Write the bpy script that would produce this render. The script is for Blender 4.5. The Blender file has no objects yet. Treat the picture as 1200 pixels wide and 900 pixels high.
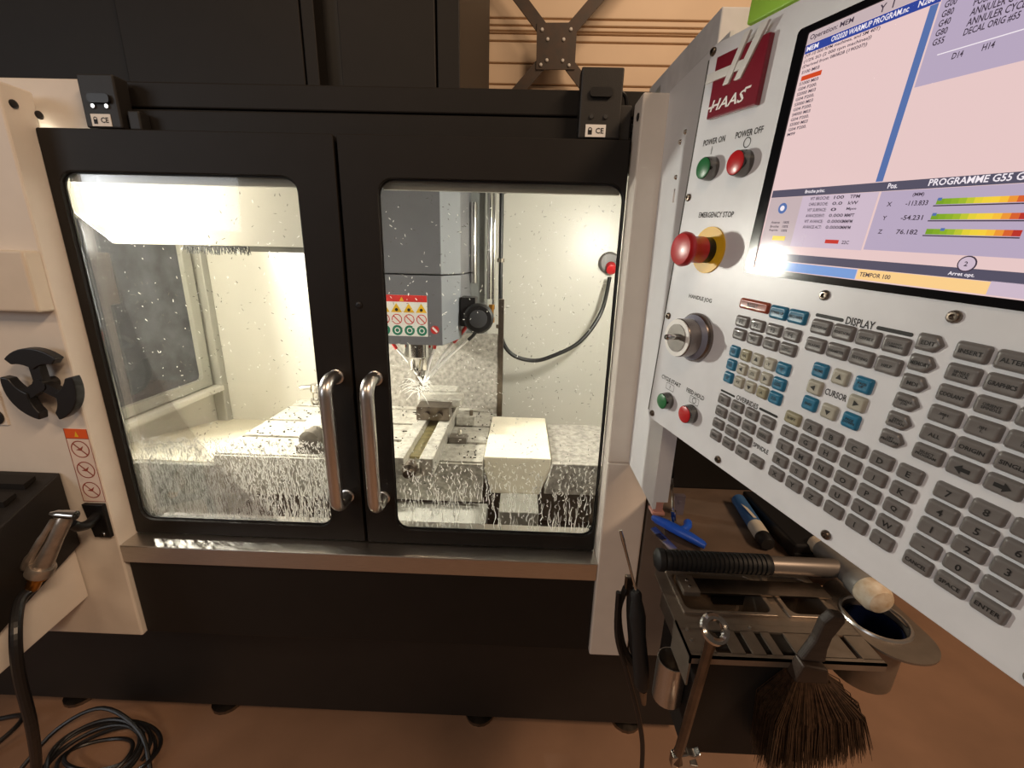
import bpy, math, random
from mathutils import Matrix, Vector
random.seed(7)
scene = bpy.context.scene
col = scene.collection

# ------------------------------------------------------------------ camera, world, lights, exposure
F_PX = 497.7
cam_data = bpy.data.cameras.new('camera')
cam_data.sensor_fit = 'HORIZONTAL'; cam_data.sensor_width = 36.0
cam_data.lens = 36.0 * F_PX / 1200.0
cam_data.clip_start = 0.02; cam_data.clip_end = 60
cam = bpy.data.objects.new('camera', cam_data); col.objects.link(cam)
CX = Vector((0.99934, 0.02556, 0.02596)); CY = Vector((0.03198, -0.27428, -0.96112)); CZ = Vector((-0.01744, 0.96131, -0.27491))
cam.matrix_world = Matrix(((CX.x, -CY.x, -CZ.x, 0), (CX.y, -CY.y, -CZ.y, 0), (CX.z, -CY.z, -CZ.z, 1.5), (0, 0, 0, 1)))
scene.camera = cam

def lin(c):
    return tuple(((v / 255.0) / 12.92 if v / 255.0 <= 0.04045 else (((v / 255.0) + 0.055) / 1.055) ** 2.4) for v in c)

world = bpy.data.worlds.new('world'); scene.world = world; world.use_nodes = True
bg = world.node_tree.nodes['Background']
bg.inputs[0].default_value = (0.62, 0.47, 0.36, 1); bg.inputs[1].default_value = 0.11

def area(name, loc, target, size, size_y, power, color):
    d = bpy.data.lights.new(name, 'AREA'); d.shape = 'RECTANGLE'; d.size = size; d.size_y = size_y
    d.energy = power; d.color = color
    o = bpy.data.objects.new(name, d); col.objects.link(o); o.location = loc
    o.rotation_euler = (Vector(target) - Vector(loc)).to_track_quat('-Z', 'Y').to_euler()
    return o
WARM = (1.0, 0.70, 0.46)
area('ceiling_lamp_right_offscreen', (2.55, -1.5, 4.45), (-0.9, 0.9, 0.9), 1.6, 0.4, 130, WARM)
area('ceiling_lamp_left_offscreen', (-1.5, -2.7, 4.5), (-0.8, 0.9, 0.9), 1.6, 0.4, 40, (1.0, 0.72, 0.48))
area('ceiling_lamp_rear_offscreen', (1.4, 2.2, 4.6), (0.6, 4.0, 3.0), 1.2, 0.4, 25, WARM)
area('window_left_offscreen', (-4.6, -3.3, 2.7), (0.3, 0.4, 1.4), 2.4, 1.8, 49, (0.93, 0.96, 1.0))
# the machine's own LED work lights, in the two front corners of the enclosure, hidden by its front columns
area('machine_work_light_left_offscreen', (-1.347, 1.286, 1.54), (0.10, 0.78, 1.50), 0.025, 0.08, 54, (1.0, 0.97, 0.86))
area('machine_work_light_right_offscreen', (0.44, 1.08, 1.60), (0.05, 1.70, 1.05), 0.05, 0.22, 14, (1.0, 0.96, 0.84))

vs = scene.view_settings
vs.view_transform = 'Standard'; vs.look = 'None'; vs.gamma = 1.0; vs.exposure = 0.0; vs.use_curve_mapping = False

# ------------------------------------------------------------------ materials
MATS = {}
def mat(name, c, rough=0.5, metal=0.0, var=0.12, scale=18.0, bump=0.0, bscale=200.0, coat=0.0, emit=0.0, spec=0.5, stretch=None, c2=None):
    if name in MATS: return MATS[name]
    m = bpy.data.materials.new(name); m.use_nodes = True
    nt = m.node_tree; b = nt.nodes['Principled BSDF']
    base = lin(c)
    tc = nt.nodes.new('ShaderNodeTexCoord')
    src = tc.outputs['Object']
    if stretch:
        mp = nt.nodes.new('ShaderNodeMapping'); mp.inputs['Scale'].default_value = stretch
        nt.links.new(src, mp.inputs[0]); src = mp.outputs[0]
    nz = nt.nodes.new('ShaderNodeTexNoise'); nz.inputs['Scale'].default_value = scale; nz.inputs['Detail'].default_value = 5
    nt.links.new(src, nz.inputs['Vector'])
    rp = nt.nodes.new('ShaderNodeValToRGB')
    lo = lin(c2) if c2 else tuple(v * (1 - var) for v in base); hi = base if c2 else tuple(min(1, v * (1 + var)) for v in base)
    rp.color_ramp.elements[0].position = 0.3; rp.color_ramp.elements[1].position = 0.7
    rp.color_ramp.elements[0].color = lo + (1,); rp.color_ramp.elements[1].color = hi + (1,)
    nt.links.new(nz.outputs[0], rp.inputs[0]); nt.links.new(rp.outputs[0], b.inputs['Base Color'])
    b.inputs['Roughness'].default_value = rough; b.inputs['Metallic'].default_value = metal
    b.inputs['Specular IOR Level'].default_value = spec
    if coat: b.inputs['Coat Weight'].default_value = coat
    if emit:
        b.inputs['Emission Color'].default_value = base + (1,); b.inputs['Emission Strength'].default_value = emit
    if bump:
        n2 = nt.nodes.new('ShaderNodeTexNoise'); n2.inputs['Scale'].default_value = bscale; n2.inputs['Detail'].default_value = 3
        nt.links.new(src, n2.inputs['Vector'])
        bp = nt.nodes.new('ShaderNodeBump'); bp.inputs['Strength'].default_value = bump; bp.inputs['Distance'].default_value = 0.002
        nt.links.new(n2.outputs[0], bp.inputs['Height']); nt.links.new(bp.outputs[0], b.inputs['Normal'])
    MATS[name] = m
    return m

M_DARK = mat('charcoal_paint', (30, 27, 25), 0.5, spec=0.25, var=0.06, bump=0.12, bscale=900)
M_DARK2 = mat('charcoal_paint_aged', (28, 25, 23), 0.5, var=0.12, bump=0.15, bscale=700)
M_BEIGE = mat('ivory_powder_coat', (222, 214, 204), 0.45, var=0.03, bump=0.1, bscale=900)
M_PLATE = mat('light_grey_powder_coat', (226, 227, 230), 0.42, var=0.03, scale=9, bump=0.08, bscale=900)
M_PANELFACE = mat('panel_face_print', (224, 225, 229), 0.33, var=0.035, scale=25)
M_STEEL = mat('brushed_stainless', (205, 200, 194), 0.33, 1.0, var=0.1, scale=30, stretch=(1, 40, 40), bump=0.05, bscale=120)
M_STEEL2 = mat('brushed_handle_steel', (222, 219, 216), 0.3, 1.0, var=0.05)
M_CHROME = mat('polished_steel', (205, 202, 198), 0.14, 1.0, var=0.05)
M_TOOLST = mat('oily_tool_steel', (128, 118, 108), 0.32, 1.0, var=0.2, scale=40)
M_TRAY = mat('zinc_tray_steel', (136, 124, 112), 0.4, 0.7, var=0.14, scale=30, bump=0.05)
M_BLACK = mat('black_plastic', (22, 21, 22), 0.4, var=0.15)
M_RUBBER = mat('black_rubber', (18, 18, 19), 0.6, var=0.15, bump=0.1)
M_VOID = mat('black_recess', (9, 9, 9), 0.8)
M_INWHITE = mat('enclosure_white', (200, 197, 188), 0.35, var=0.03, scale=6, bump=0.03)
M_INGREY = mat('enclosure_grey', (158, 156, 148), 0.35, var=0.06, scale=8)
M_HEAD = mat('spindle_head_grey', (110, 110, 114), 0.38, var=0.04)
M_HEAD2 = mat('spindle_head_light_grey', (122, 125, 130), 0.38, var=0.03)
M_TABLE = mat('wet_cast_table', (172, 168, 158), 0.28, 0.1, var=0.3, scale=55, bump=0.35, bscale=160)
M_TABFRONT = mat('dark_cast_iron', (104, 98, 90), 0.4, 0.2, var=0.2, scale=40)
M_WAY = mat('wet_way_cover', (158, 153, 145), 0.28, 0.15, var=0.4, scale=60, bump=0.4, bscale=140)
M_CREAM = mat('cream_guard_paint', (228, 220, 200), 0.38, var=0.06, scale=14)
M_WHITE = mat('white_print', (238, 236, 232), 0.5, var=0.02)
M_INK = mat('black_print', (24, 22, 22), 0.55, var=0.05)
M_RED = mat('red_plastic', (190, 28, 34), 0.3, var=0.08, coat=0.2)
M_GREEN = mat('green_button', (38, 110, 62), 0.35, var=0.08)
M_YELLOW = mat('yellow_plate', (235, 186, 40), 0.4, var=0.05)
M_ORANGE = mat('orange_print', (226, 92, 30), 0.5, var=0.04)
M_BRASS = mat('brass', (196, 140, 66), 0.28, 1.0, var=0.1)
M_BADGE = mat('dark_red_badge', (122, 18, 38), 0.3, var=0.06, coat=0.3)
M_SILVER = mat('silver_emblem', (222, 220, 216), 0.32, 0.05, var=0.04)
M_KEY = mat('grey_key_rubber', (112, 108, 106), 0.34, var=0.06, scale=80, coat=0.25)
M_KEYBLUE = mat('blue_key_rubber', (38, 112, 146), 0.32, var=0.06, coat=0.25)
M_KEYLIGHT = mat('pale_key_rubber', (170, 166, 152), 0.34, var=0.05, coat=0.25)
M_KEYTAN = mat('tan_key_rubber', (150, 144, 118), 0.34, var=0.06, coat=0.25)
M_KEYRED = mat('rust_key_rubber', (150, 66, 38), 0.32, var=0.08, coat=0.25)
M_FLOOR = mat('brown_painted_concrete', (140, 108, 86), 0.55, var=0.16, scale=3.5, bump=0.15, bscale=60)
M_WALL = mat('cream_wall_panel', (224, 200, 172), 0.55, var=0.05, scale=2)
M_BEAM = mat('brown_steel_paint', (84, 62, 50), 0.5, var=0.15, scale=8)
M_RUST = mat('rusty_brace_steel', (58, 50, 44), 0.55, 0.1, var=0.2, scale=14, c2=(74, 56, 44))
M_BLUE = mat('blue_plastic', (34, 92, 214), 0.32, var=0.06)
M_BLUELABEL = mat('blue_label', (58, 98, 146), 0.45)
M_MARKWHITE = mat('marker_white', (205, 198, 182), 0.4, var=0.05)
M_NYLON = mat('worn_nylon', (226, 216, 198), 0.5, var=0.15, scale=60, c2=(188, 160, 124))
M_GREYBODY = mat('hammer_grey', (150, 147, 142), 0.45, 0.3, var=0.12, scale=50)
M_BRISTLE = mat('brown_bristle', (58, 42, 30), 0.35, var=0.5, scale=160)
M_WOOD = mat('dirty_wood', (54, 46, 40), 0.55, var=0.3, scale=40, stretch=(1, 1, 12))
M_LIME = mat('lime_green_plastic', (176, 232, 86), 0.45, var=0.04)
M_GLASSDARK = mat('smoked_glass', (84, 86, 92), 0.12, var=0.3, scale=12)
M_HOSE = mat('black_hose', (26, 25, 26), 0.38, var=0.1)
M_PANELBROWN = mat('taupe_powder_coat', (104, 94, 86), 0.45, var=0.05)
M_BLUECUP = mat('dark_blue_cup', (14, 22, 48), 0.15, var=0.2)
M_PINK = mat('pinkish_plastic', (176, 128, 118), 0.5)
M_TAG = mat('orange_tag', (236, 182, 128), 0.5)
M_STICKGREEN = mat('green_pictogram', (30, 120, 92), 0.5)
M_STICKRED = mat('red_print', (206, 44, 40), 0.5)
M_STICKPINK = mat('rust_line_print', (150, 70, 56), 0.5)
M_LED = mat('led_diffuser', (255, 248, 225), 0.4, emit=6.0)
M_JOGRIM = mat('jog_wheel_metal', (132, 122, 117), 0.26, 0.85, var=0.08)
M_JOGLABEL = mat('jog_scale_print', (134, 136, 152), 0.4)

def glass_mat():
    m = bpy.data.materials.new('polycarbonate_pane'); m.use_nodes = True; nt = m.node_tree
    nt.nodes.clear(); out = nt.nodes.new('ShaderNodeOutputMaterial'); mx = nt.nodes.new('ShaderNodeMixShader')
    t = nt.nodes.new('ShaderNodeBsdfTransparent'); t.inputs[0].default_value = (0.97, 0.97, 0.96, 1)
    g = nt.nodes.new('ShaderNodeBsdfGlossy'); g.inputs['Roughness'].default_value = 0.04
    fr = nt.nodes.new('ShaderNodeFresnel'); fr.inputs[0].default_value = 1.45
    nz = nt.nodes.new('ShaderNodeTexNoise'); nz.inputs['Scale'].default_value = 6
    ml = nt.nodes.new('ShaderNodeMath'); ml.operation = 'MULTIPLY'; ml.inputs[1].default_value = 0.7
    nt.links.new(fr.outputs[0], ml.inputs[0]); nt.links.new(ml.outputs[0], mx.inputs[0])
    nt.links.new(t.outputs[0], mx.inputs[1]); nt.links.new(g.outputs[0], mx.inputs[2]); nt.links.new(mx.outputs[0], out.inputs[0])
    return m
M_GLASS = glass_mat()
def drop_mat(name, c, tr):
    m = bpy.data.materials.new(name); m.use_nodes = True; nt = m.node_tree
    nt.nodes.clear(); out = nt.nodes.new('ShaderNodeOutputMaterial'); mx = nt.nodes.new('ShaderNodeMixShader'); mx.inputs[0].default_value = tr
    d = nt.nodes.new('ShaderNodeBsdfDiffuse'); t = nt.nodes.new('ShaderNodeBsdfTranslucent')
    nz = nt.nodes.new('ShaderNodeTexNoise'); nz.inputs['Scale'].default_value = 40
    rp = nt.nodes.new('ShaderNodeValToRGB'); L = lin(c)
    rp.color_ramp.elements[0].color = tuple(v * 0.8 for v in L) + (1,); rp.color_ramp.elements[1].color = L + (1,)
    nt.links.new(nz.outputs[0], rp.inputs[0])
    for n in (d, t): nt.links.new(rp.outputs[0], n.inputs[0])
    nt.links.new(d.outputs[0], mx.inputs[1]); nt.links.new(t.outputs[0], mx.inputs[2]); nt.links.new(mx.outputs[0], out.inputs[0])
    return m
M_DROP = drop_mat('milky_coolant', (252, 251, 248), 0.6)
M_CHIP = mat('metal_chips', (84, 80, 74), 0.4, 0.4, var=0.3)

# ------------------------------------------------------------------ mesh helpers
class MB:
    def __init__(s): s.v = []; s.f = []; s.m = []
    def add(s, vs_, fs, mi=0):
        o = len(s.v); s.v += [tuple(p) for p in vs_]
        for f in fs: s.f.append(tuple(i + o for i in f)); s.m.append(mi)
        return s
    def box(s, x0, x1, y0, y1, z0, z1, mi=0):
        v = [(x, y, z) for x in (x0, x1) for y in (y0, y1) for z in (z0, z1)]
        return s.add(v, [(0, 1, 3, 2), (4, 6, 7, 5), (0, 4, 5, 1), (2, 3, 7, 6), (0, 2, 6, 4), (1, 5, 7, 3)], mi)
    def prism(s, pts, a, b, axis='y', mi=0):
        n = len(pts)
        def P(p, t):
            if axis == 'y': return (p[0], t, p[1])
            if axis == 'x': return (t, p[0], p[1])
            return (p[0], p[1], t)
        v = [P(p, a) for p in pts] + [P(p, b) for p in pts]
        return s.add(v, [tuple(range(n)), tuple(range(2 * n - 1, n - 1, -1))] + [(i, (i + 1) % n, n + (i + 1) % n, n + i) for i in range(n)], mi)
    def ring(s, outer, inner, a, b, axis='y', mi=0):
        n = len(outer)
        def P(p, t):
            if axis == 'y': return (p[0], t, p[1])
            if axis == 'x': return (t, p[0], p[1])
            return (p[0], p[1], t)
        v = [P(p, a) for p in outer] + [P(p, a) for p in inner] + [P(p, b) for p in outer] + [P(p, b) for p in inner]
        f = []
        for i in range(n):
            j = (i + 1) % n
            f += [(i, j, n + j, n + i), (2 * n + i, 3 * n + i, 3 * n + j, 2 * n + j), (i, 2 * n + i, 2 * n + j, j), (n + i, n + j, 3 * n + j, 3 * n + i)]
        return s.add(v, f, mi)
    def cyl(s, p0, p1, r0, r1=None, n=16, mi=0, caps=True):
        r1 = r0 if r1 is None else r1
        p0 = Vector(p0); p1 = Vector(p1); d = (p1 - p0).normalized()
        a = d.orthogonal().normalized(); b = d.cross(a)
        v = []
        for p, r in ((p0, r0), (p1, r1)):
            for i in range(n):
                t = 2 * math.pi * i / n; v.append(p + a * (r * math.cos(t)) + b * (r * math.sin(t)))
        f = [(i, (i + 1) % n, n + (i + 1) % n, n + i) for i in range(n)]
        if caps: f += [tuple(range(n - 1, -1, -1)), tuple(range(n, 2 * n))]
        return s.add(v, f, mi)
    def lathe(s, prof, origin, axis, n=24, mi=0, caps=True):
        o = Vector(origin); d = Vector(axis).normalized(); a = d.orthogonal().normalized(); b = d.cross(a)
        v = []
        for r, h in prof:
            for i in range(n):
                t = 2 * math.pi * i / n; v.append(o + d * h + a * (r * math.cos(t)) + b * (r * math.sin(t)))
        f = []
        for k in range(len(prof) - 1):
            for i in range(n):
                j = (i + 1) % n; f.append((k * n + i, k * n + j, (k + 1) * n + j, (k + 1) * n + i))
        if caps: f += [tuple(range(n - 1, -1, -1)), tuple(range((len(prof) - 1) * n, len(prof) * n))]
        return s.add(v, f, mi)
    def tube(s, path, r, n=10, mi=0, caps=True):
        P = [Vector(p) for p in path]; m = len(P); R = r if isinstance(r, (list, tuple)) else [r] * m
        v = []; a = None
        for k in range(m):
            d = (P[min(k + 1, m - 1)] - P[max(k - 1, 0)]).normalized()
            a = d.orthogonal().normalized() if a is None else (a - d * a.dot(d)).normalized()
            b = d.cross(a)
            for i in range(n):
                t = 2 * math.pi * i / n; v.append(P[k] + a * (R[k] * math.cos(t)) + b * (R[k] * math.sin(t)))
        f = []
        for k in range(m - 1):
            for i in range(n):
                j = (i + 1) % n; f.append((k * n + i, k * n + j, (k + 1) * n + j, (k + 1) * n + i))
        if caps: f += [tuple(range(n - 1, -1, -1)), tuple(range((m - 1) * n, m * n))]
        return s.add(v, f, mi)
    def torus(s, c, axis, R, r, n=24, k=8, mi=0, a0=0.0, a1=2 * math.pi):
        d = Vector(axis).normalized(); a = d.orthogonal().normalized(); b = d.cross(a); c = Vector(c)
        full = abs(a1 - a0 - 2 * math.pi) < 1e-6
        m = n if full else n + 1
        v = []
        for i in range(m):
            t = a0 + (a1 - a0) * i / n; u = a * math.cos(t) + b * math.sin(t)
            for j in range(k):
                q = 2 * math.pi * j / k; v.append(c + u * (R + r * math.cos(q)) + d * (r * math.sin(q)))
        f = []
        for i in range(n):
            i2 = (i + 1) % m
            for j in range(k): j2 = (j + 1) % k; f.append((i * k + j, i2 * k + j, i2 * k + j2, i * k + j2))
        return s.add(v, f, mi)
    def build(s, name, mats, parent=None, smooth=False, bevel=0.0, seg=2):
        me = bpy.data.meshes.new(name); me.from_pydata(s.v, [], s.f); me.validate()
        if not isinstance(mats, (list, tuple)): mats = [mats]
        for m in mats: me.materials.append(m)
        if len(me.polygons) == len(s.m): me.polygons.foreach_set('material_index', s.m)
        import bmesh
        bm = bmesh.new(); bm.from_mesh(me); bmesh.ops.recalc_face_normals(bm, faces=bm.faces); bm.to_mesh(me); bm.free()
        if smooth:
            me.polygons.foreach_set('use_smooth', [True] * len(me.polygons))
            try: me.set_sharp_from_angle(angle=math.radians(40))
            except Exception: pass
        me.update()
        return link(name, me, parent, bevel, seg)

WM = {}
def link(name, me, parent=None, bevel=0.0, seg=2):
    o = bpy.data.objects.new(name, me); col.objects.link(o)
    if parent is not None:
        o.parent = parent
        if parent.name in WM: o.matrix_parent_inverse = WM[parent.name].inverted()
    if bevel:
        bv = o.modifiers.new('bevel', 'BEVEL'); bv.width = bevel; bv.segments = seg; bv.limit_method = 'ANGLE'; bv.angle_limit = math.radians(35)
    return o
def tag(o, label=None, cat=None, group=None, kind=None):
    if label: o['label'] = label
    if cat: o['category'] = cat
    if group: o['group'] = group
    if kind: o['kind'] = kind
    return o
def thing(name, label, cat, loc=(0, 0, 0), group=None):
    o = bpy.data.objects.new(name, None); col.objects.link(o); o.location = loc; o.empty_display_size = 0.05
    WM[o.name] = Matrix.Translation(Vector(loc))
    return tag(o, label, cat, group)

def rrect(x0, x1, y0, y1, r, k=6):
    pts = []
    for cx, cy, a in ((x1 - r, y1 - r, 0), (x0 + r, y1 - r, 90), (x0 + r, y0 + r, 180), (x1 - r, y0 + r, 270)):
        for i in range(k + 1):
            t = math.radians(a + 90 * i / k); pts.append((cx + r * math.cos(t), cy + r * math.sin(t)))
    return pts
def smooth_path(pts, n=8):
    P = [Vector(p) for p in pts]; out = []
    for i in range(len(P) - 1):
        p0 = P[max(i - 1, 0)]; p1 = P[i]; p2 = P[i + 1]; p3 = P[min(i + 2, len(P) - 1)]
        for k in range(n):
            t = k / n
            out.append(0.5 * ((2 * p1) + (p2 - p0) * t + (2 * p0 - 5 * p1 + 4 * p2 - p3) * t * t + (3 * p1 - p0 - 3 * p2 + p3) * t ** 3))
    out.append(P[-1]); return out

_tc = {}
def text_geo(s):
    if s in _tc: return _tc[s]
    cu = bpy.data.curves.new('lettering', 'FONT'); cu.body = s; cu.resolution_u = 2; cu.offset = 0.018; cu.align_x = 'CENTER'; cu.space_line = 0.85
    o = bpy.data.objects.new('lettering', cu); col.objects.link(o)
    dg = bpy.context.evaluated_depsgraph_get(); dg.update()
    me = bpy.data.meshes.new_from_object(o.evaluated_get(dg))
    v = [(p.co.x, p.co.y) for p in me.vertices]; f = [tuple(p.vertices) for p in me.polygons]
    bpy.data.objects.remove(o); bpy.data.curves.remove(cu); bpy.data.meshes.remove(me)
    if not v: _tc[s] = ([], [], 1, 1); return _tc[s]
    x0 = min(p[0] for p in v); x1 = max(p[0] for p in v); y0 = min(p[1] for p in v); y1 = max(p[1] for p in v)
    v = [((p[0] - x0), (p[1] - y0)) for p in v]
    _tc[s] = (v, f, max(1e-6, x1 - x0), max(1e-6, y1 - y0)); return _tc[s]
def text(mb, s, x0, y0, h, z, w=None, mi=0, center=False, shear=0.0, maxw=None):
    """flat lettering in the local xy plane, cap box height h, lower-left (or centre) at x0,y0"""
    v, f, W, H = text_geo(s)
    if not v: return
    sy = h / H; sx = sy if w is None else w / W
    if maxw and W * sx > maxw: sx = maxw / W
    if center: x0 -= W * sx / 2; y0 -= h / 2
    mb.add([(x0 + p[0] * sx + p[1] * sy * shear, y0 + p[1] * sy, z) for p in v], f, mi)

# ------------------------------------------------------------------ the setting
fl = MB().box(-6, 6, -3, 4.1, -0.1, 0.0).build('floor', M_FLOOR); tag(fl, 'brown painted concrete workshop floor', 'floor', kind='structure')
wb = MB().box(-5, 5, 4.03, 4.2, 0, 6).build('wall_back', M_WALL); tag(wb, 'cream ribbed panel wall behind the machine', 'wall', kind='structure')
zs = [2.30, 2.46, 2.60, 2.75, 2.896, 3.044, 3.195, 3.247, 3.263, 3.30, 3.348, 3.75, 3.90, 3.95, 4.05, 4.6, 5.2]
for i in range(len(zs) - 1):
    MB().box(-5, 5, 4.0, 4.035, zs[i] + 0.006, zs[i + 1] - 0.006).build('wall_panel', M_WALL, wb, bevel=0.006)
MB().box(-5, 5, 4.0, 4.035, 0.0, 2.294).build('wall_panel', M_WALL, wb, bevel=0.006)

beam = thing('steel_beam', 'brown painted vertical steel column against the cream wall', 'beam', (-0.43, 3.9, 0))
MB().box(-0.47, -0.345, 3.83, 3.845, 0, 5.5).build('front_flange', M_BEAM, beam)
MB().box(-0.44, -0.425, 3.845, 3.975, 0, 5.5).build('web', M_BEAM, beam)
MB().box(-0.52, -0.345, 3.975, 3.995, 0, 5.5).build('rear_flange', M_BEAM, beam)
MB().cyl((-0.497, 3.87, 0), (-0.497, 3.87, 5.2), 0.02, n=12).build('conduit', mat('conduit_grey', (190, 180, 170), 0.4), beam, smooth=True)

br = thing('cross_brace', 'rusty bolted steel cross brace with square gusset plate on the cream wall', 'brace', (0.195, 3.8, 2.9))
MB().prism([(0.05, 2.925), (0.345, 2.93), (0.345, 3.23), (0.045, 3.225)], 3.79, 3.80).build('gusset_plate', M_RUST, br)
def brace_arm(a, b, w):
    a = Vector(a); b = Vector(b); d = (b - a).normalized(); n = Vector((-d.y, d.x)) * w / 2
    return [tuple(a + n), tuple(b + n), tuple(b - n), tuple(a - n)]
for a, b in (((0.12, 3.16), (-0.75, 4.08)), ((0.27, 3.16), (1.14, 4.08)), ((0.12, 3.0), (-0.75, 2.08)), ((0.27, 3.0), (1.14, 2.08))):
    MB().prism(brace_arm(a, b, 0.085), 3.80, 3.815).build('brace_arm', M_RUST, br)
for x, z in ((0.085, 3.18), (0.30, 3.185), (0.13, 3.12), (0.25, 3.12), (0.13, 2.985), (0.25, 2.985), (0.085, 2.955), (0.30, 2.955)):
    MB().lathe([(0.012, 0), (0.012, 0.008), (0.006, 0.012)], (x, 3.79, z), (0, -1, 0), 8).build('bolt', M_SILVER, br)

# ------------------------------------------------------------------ machining centre
mc = thing('machining_center', 'charcoal and ivory enclosed milling machine with two windowed sliding doors', 'machine', (-0.4, 1.4, 0))
XL, XR = -1.43, 0.62
# base and shell
MB().box(-1.75, 0.57, 1.05, 2.2, 0.045, 0.66).build('base', M_DARK2, mc, bevel=0.006)
for x in (-1.5, -0.98, -0.1, 0.4): MB().lathe([(0.05, 0), (0.05, 0.012), (0.018, 0.02), (0.018, 0.05)], (x, 1.10, 0.0), (0, 0, 1), 16).build('leveling_foot', M_TOOLST, mc)
MB().box(-1.003, 0.208, 0.912, 1.06, 0.497, 0.735).build('apron', M_DARK, mc, bevel=0.003)
MB().prism([(0.9, 0.782), (0.9, 0.732), (0.915, 0.732), (0.915, 0.768), (1.05, 0.768), (1.05, 0.784), (0.945, 0.784)], -1.004, 0.209, 'x').build('sill', M_STEEL, mc, bevel=0.002)
# left column and front panel, right column
lc = MB().prism([(-1.75, 0.495), (-1.005, 0.495), (-1.005, 1.807), (-1.75, 1.807)], 0.9, 0.965).build('front_column', M_BEIGE, mc, bevel=0.004)
rc = MB().box(0.21, 0.31, 0.9, 0.965, 0.495, 1.06).box(0.21, 0.261, 0.9, 0.965, 1.06, 1.807).build('front_column', M_BEIGE, mc, bevel=0.004)
lt = MB().box(-1.16, -0.915, 0.982, 1.06, 1.742, 1.838).build('corner_bracket', M_BEIGE, mc, bevel=0.003)
for y, z in ((0.922, 1.772), (0.966, 1.766)):
    MB().lathe([(0.008, 0), (0.008, 0.002), (0.005, 0.003)], (-1.005, y, z), (1, 0, 0), 16).build('hole_plug', M_BLACK, lc)
    MB().lathe([(0.007, 0), (0.007, 0.002), (0.004, 0.003)], (0.21, y, z), (-1, 0, 0), 16).build('hole_plug', M_BLACK, rc)
MB().box(0.316, 0.60, 0.905, 1.06, 0.495, 0.996).build('side_panel', M_PANELBROWN, mc, bevel=0.003)
MB().box(0.316, 0.90, 0.908, 1.06, 0.999, 1.75).build('rear_panel', M_DARK, mc)
# top rails behind the doors and header that closes the enclosure above them
MB().box(-0.912, 0.25, 1.0, 1.03, 1.794, 1.842).build('top_rail', M_DARK, mc, bevel=0.003)
MB().box(-0.912, 0.25, 0.992, 1.02, 1.70, 1.789).build('header', M_DARK, mc, bevel=0.003)
MB().box(-0.91, 0.26, 1.008, 1.035, 1.69, 1.84).build('header_backing', M_DARK2, mc)  # added behind the rail joint to block light leaking from inside
# upper charcoal cover
for x0, x1, y in ((-3.0, -1.25, 1.52), (-1.245, -0.69, 1.5), (-0.685, -0.645, 1.5), (-0.575, -0.285, 1.5), (-0.28, -0.212, 1.505)):
    MB().box(x0, x1, y, 2.6, 1.84, 3.4).build('upper_cover', M_DARK, mc, bevel=0.003)
MB().box(-3.0, -0.22, 1.56, 2.5, 1.84, 3.39).build('upper_frame', M_DARK2, mc)
# inner walls
MB().box(XL - 0.02, XL, 1.0, 1.92, 0.55, 1.83).build('inner_side_wall', M_INWHITE, mc)
MB().box(XR, XR + 0.02, 1.0, 1.92, 0.55, 1.83).build('inner_side_wall', M_INWHITE, mc)
bw = MB().box(XL, XR, 1.9, 1.92, 0.55, 1.83).build('inner_back_wall', M_INWHITE, mc)
MB().box(XL, XR, 1.022, 1.92, 1.83, 1.84).build('inner_roof', M_INWHITE, mc)  # unseen roof, added so the work lights do not spill upward
MB().box(XL, -1.055, 0.985, 1.0, 0.55, 1.83).build('inner_front_wall', M_INWHITE, mc)
MB().box(0.24, XR, 0.985, 1.0, 0.55, 1.83).build('inner_front_wall', M_INWHITE, mc)
MB().box(XL, XR, 1.03, 1.92, 0.60, 0.62).build('chip_pan', M_TABFRONT, mc)
MB().prism([(1.225, 0.62), (1.225, 0.856), (1.9, 0.735), (1.9, 0.62)], XL, -0.958, 'x').build('way_ramp', M_CREAM, mc)
MB().box(XL, -0.958, 1.21, 1.2255, 0.62, 0.85).build('ramp_front', M_INGREY, mc)
MB().prism([(1.3, 0.62), (1.3, 0.65), (1.9, 0.74), (1.9, 0.62)], -0.93, XR, 'x').build('pan_ramp', M_INWHITE, mc)
# left side window with ledge
sw = MB().ring(rrect(1.02, 1.84, 0.925, 1.62, 0.004, 2), rrect(1.05, 1.79, 0.965, 1.6, 0.02, 2), XL, XL + 0.025, 'x').build('side_window', M_INGREY, mc, bevel=0.004)
MB().box(XL + 0.001, XL + 0.006, 1.04, 1.80, 0.955, 1.61).build('pane', M_GLASSDARK, sw)
MB().box(XL, XL + 0.06, 1.02, 1.86, 0.895, 0.92).build('ledge', M_INWHITE, sw, bevel=0.004)
MB().box(XL, XL + 0.05, 1.86, 1.9, 0.62, 1.8).build('corner_strip', M_INGREY, sw, bevel=0.004)
# hanging shutter with brush strip
sh = MB().prism([(XL + 0.001, 1.731), (-1.184, 1.523), (-0.485, 1.527), (-0.485, 1.76), (XL + 0.001, 1.76)], 1.26, 1.272).build('hanging_shutter', M_INWHITE, mc, bevel=0.002)
b = MB()
for i in range(150):
    x = -0.99 + 0.195 * i / 150; L = 0.014 + 0.014 * random.random(); dx = random.uniform(-0.012, 0.012)
    b.cyl((x, 1.277, 1.53), (x + dx, 1.277 + random.uniform(-.003, .003), 1.526 - L), 0.0016, 0.0006, 4)
tag(b.build('brush_strip', M_BLACK, sh), kind='stuff')
MB().box(-0.795, -0.485, 1.273, 1.29, 1.511, 1.53).build('shade_strip', mat('grey_shade', (110, 108, 100), 0.6), sh)  # grey strip painted in for the shadow below the shutter, beside the bristles
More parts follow.
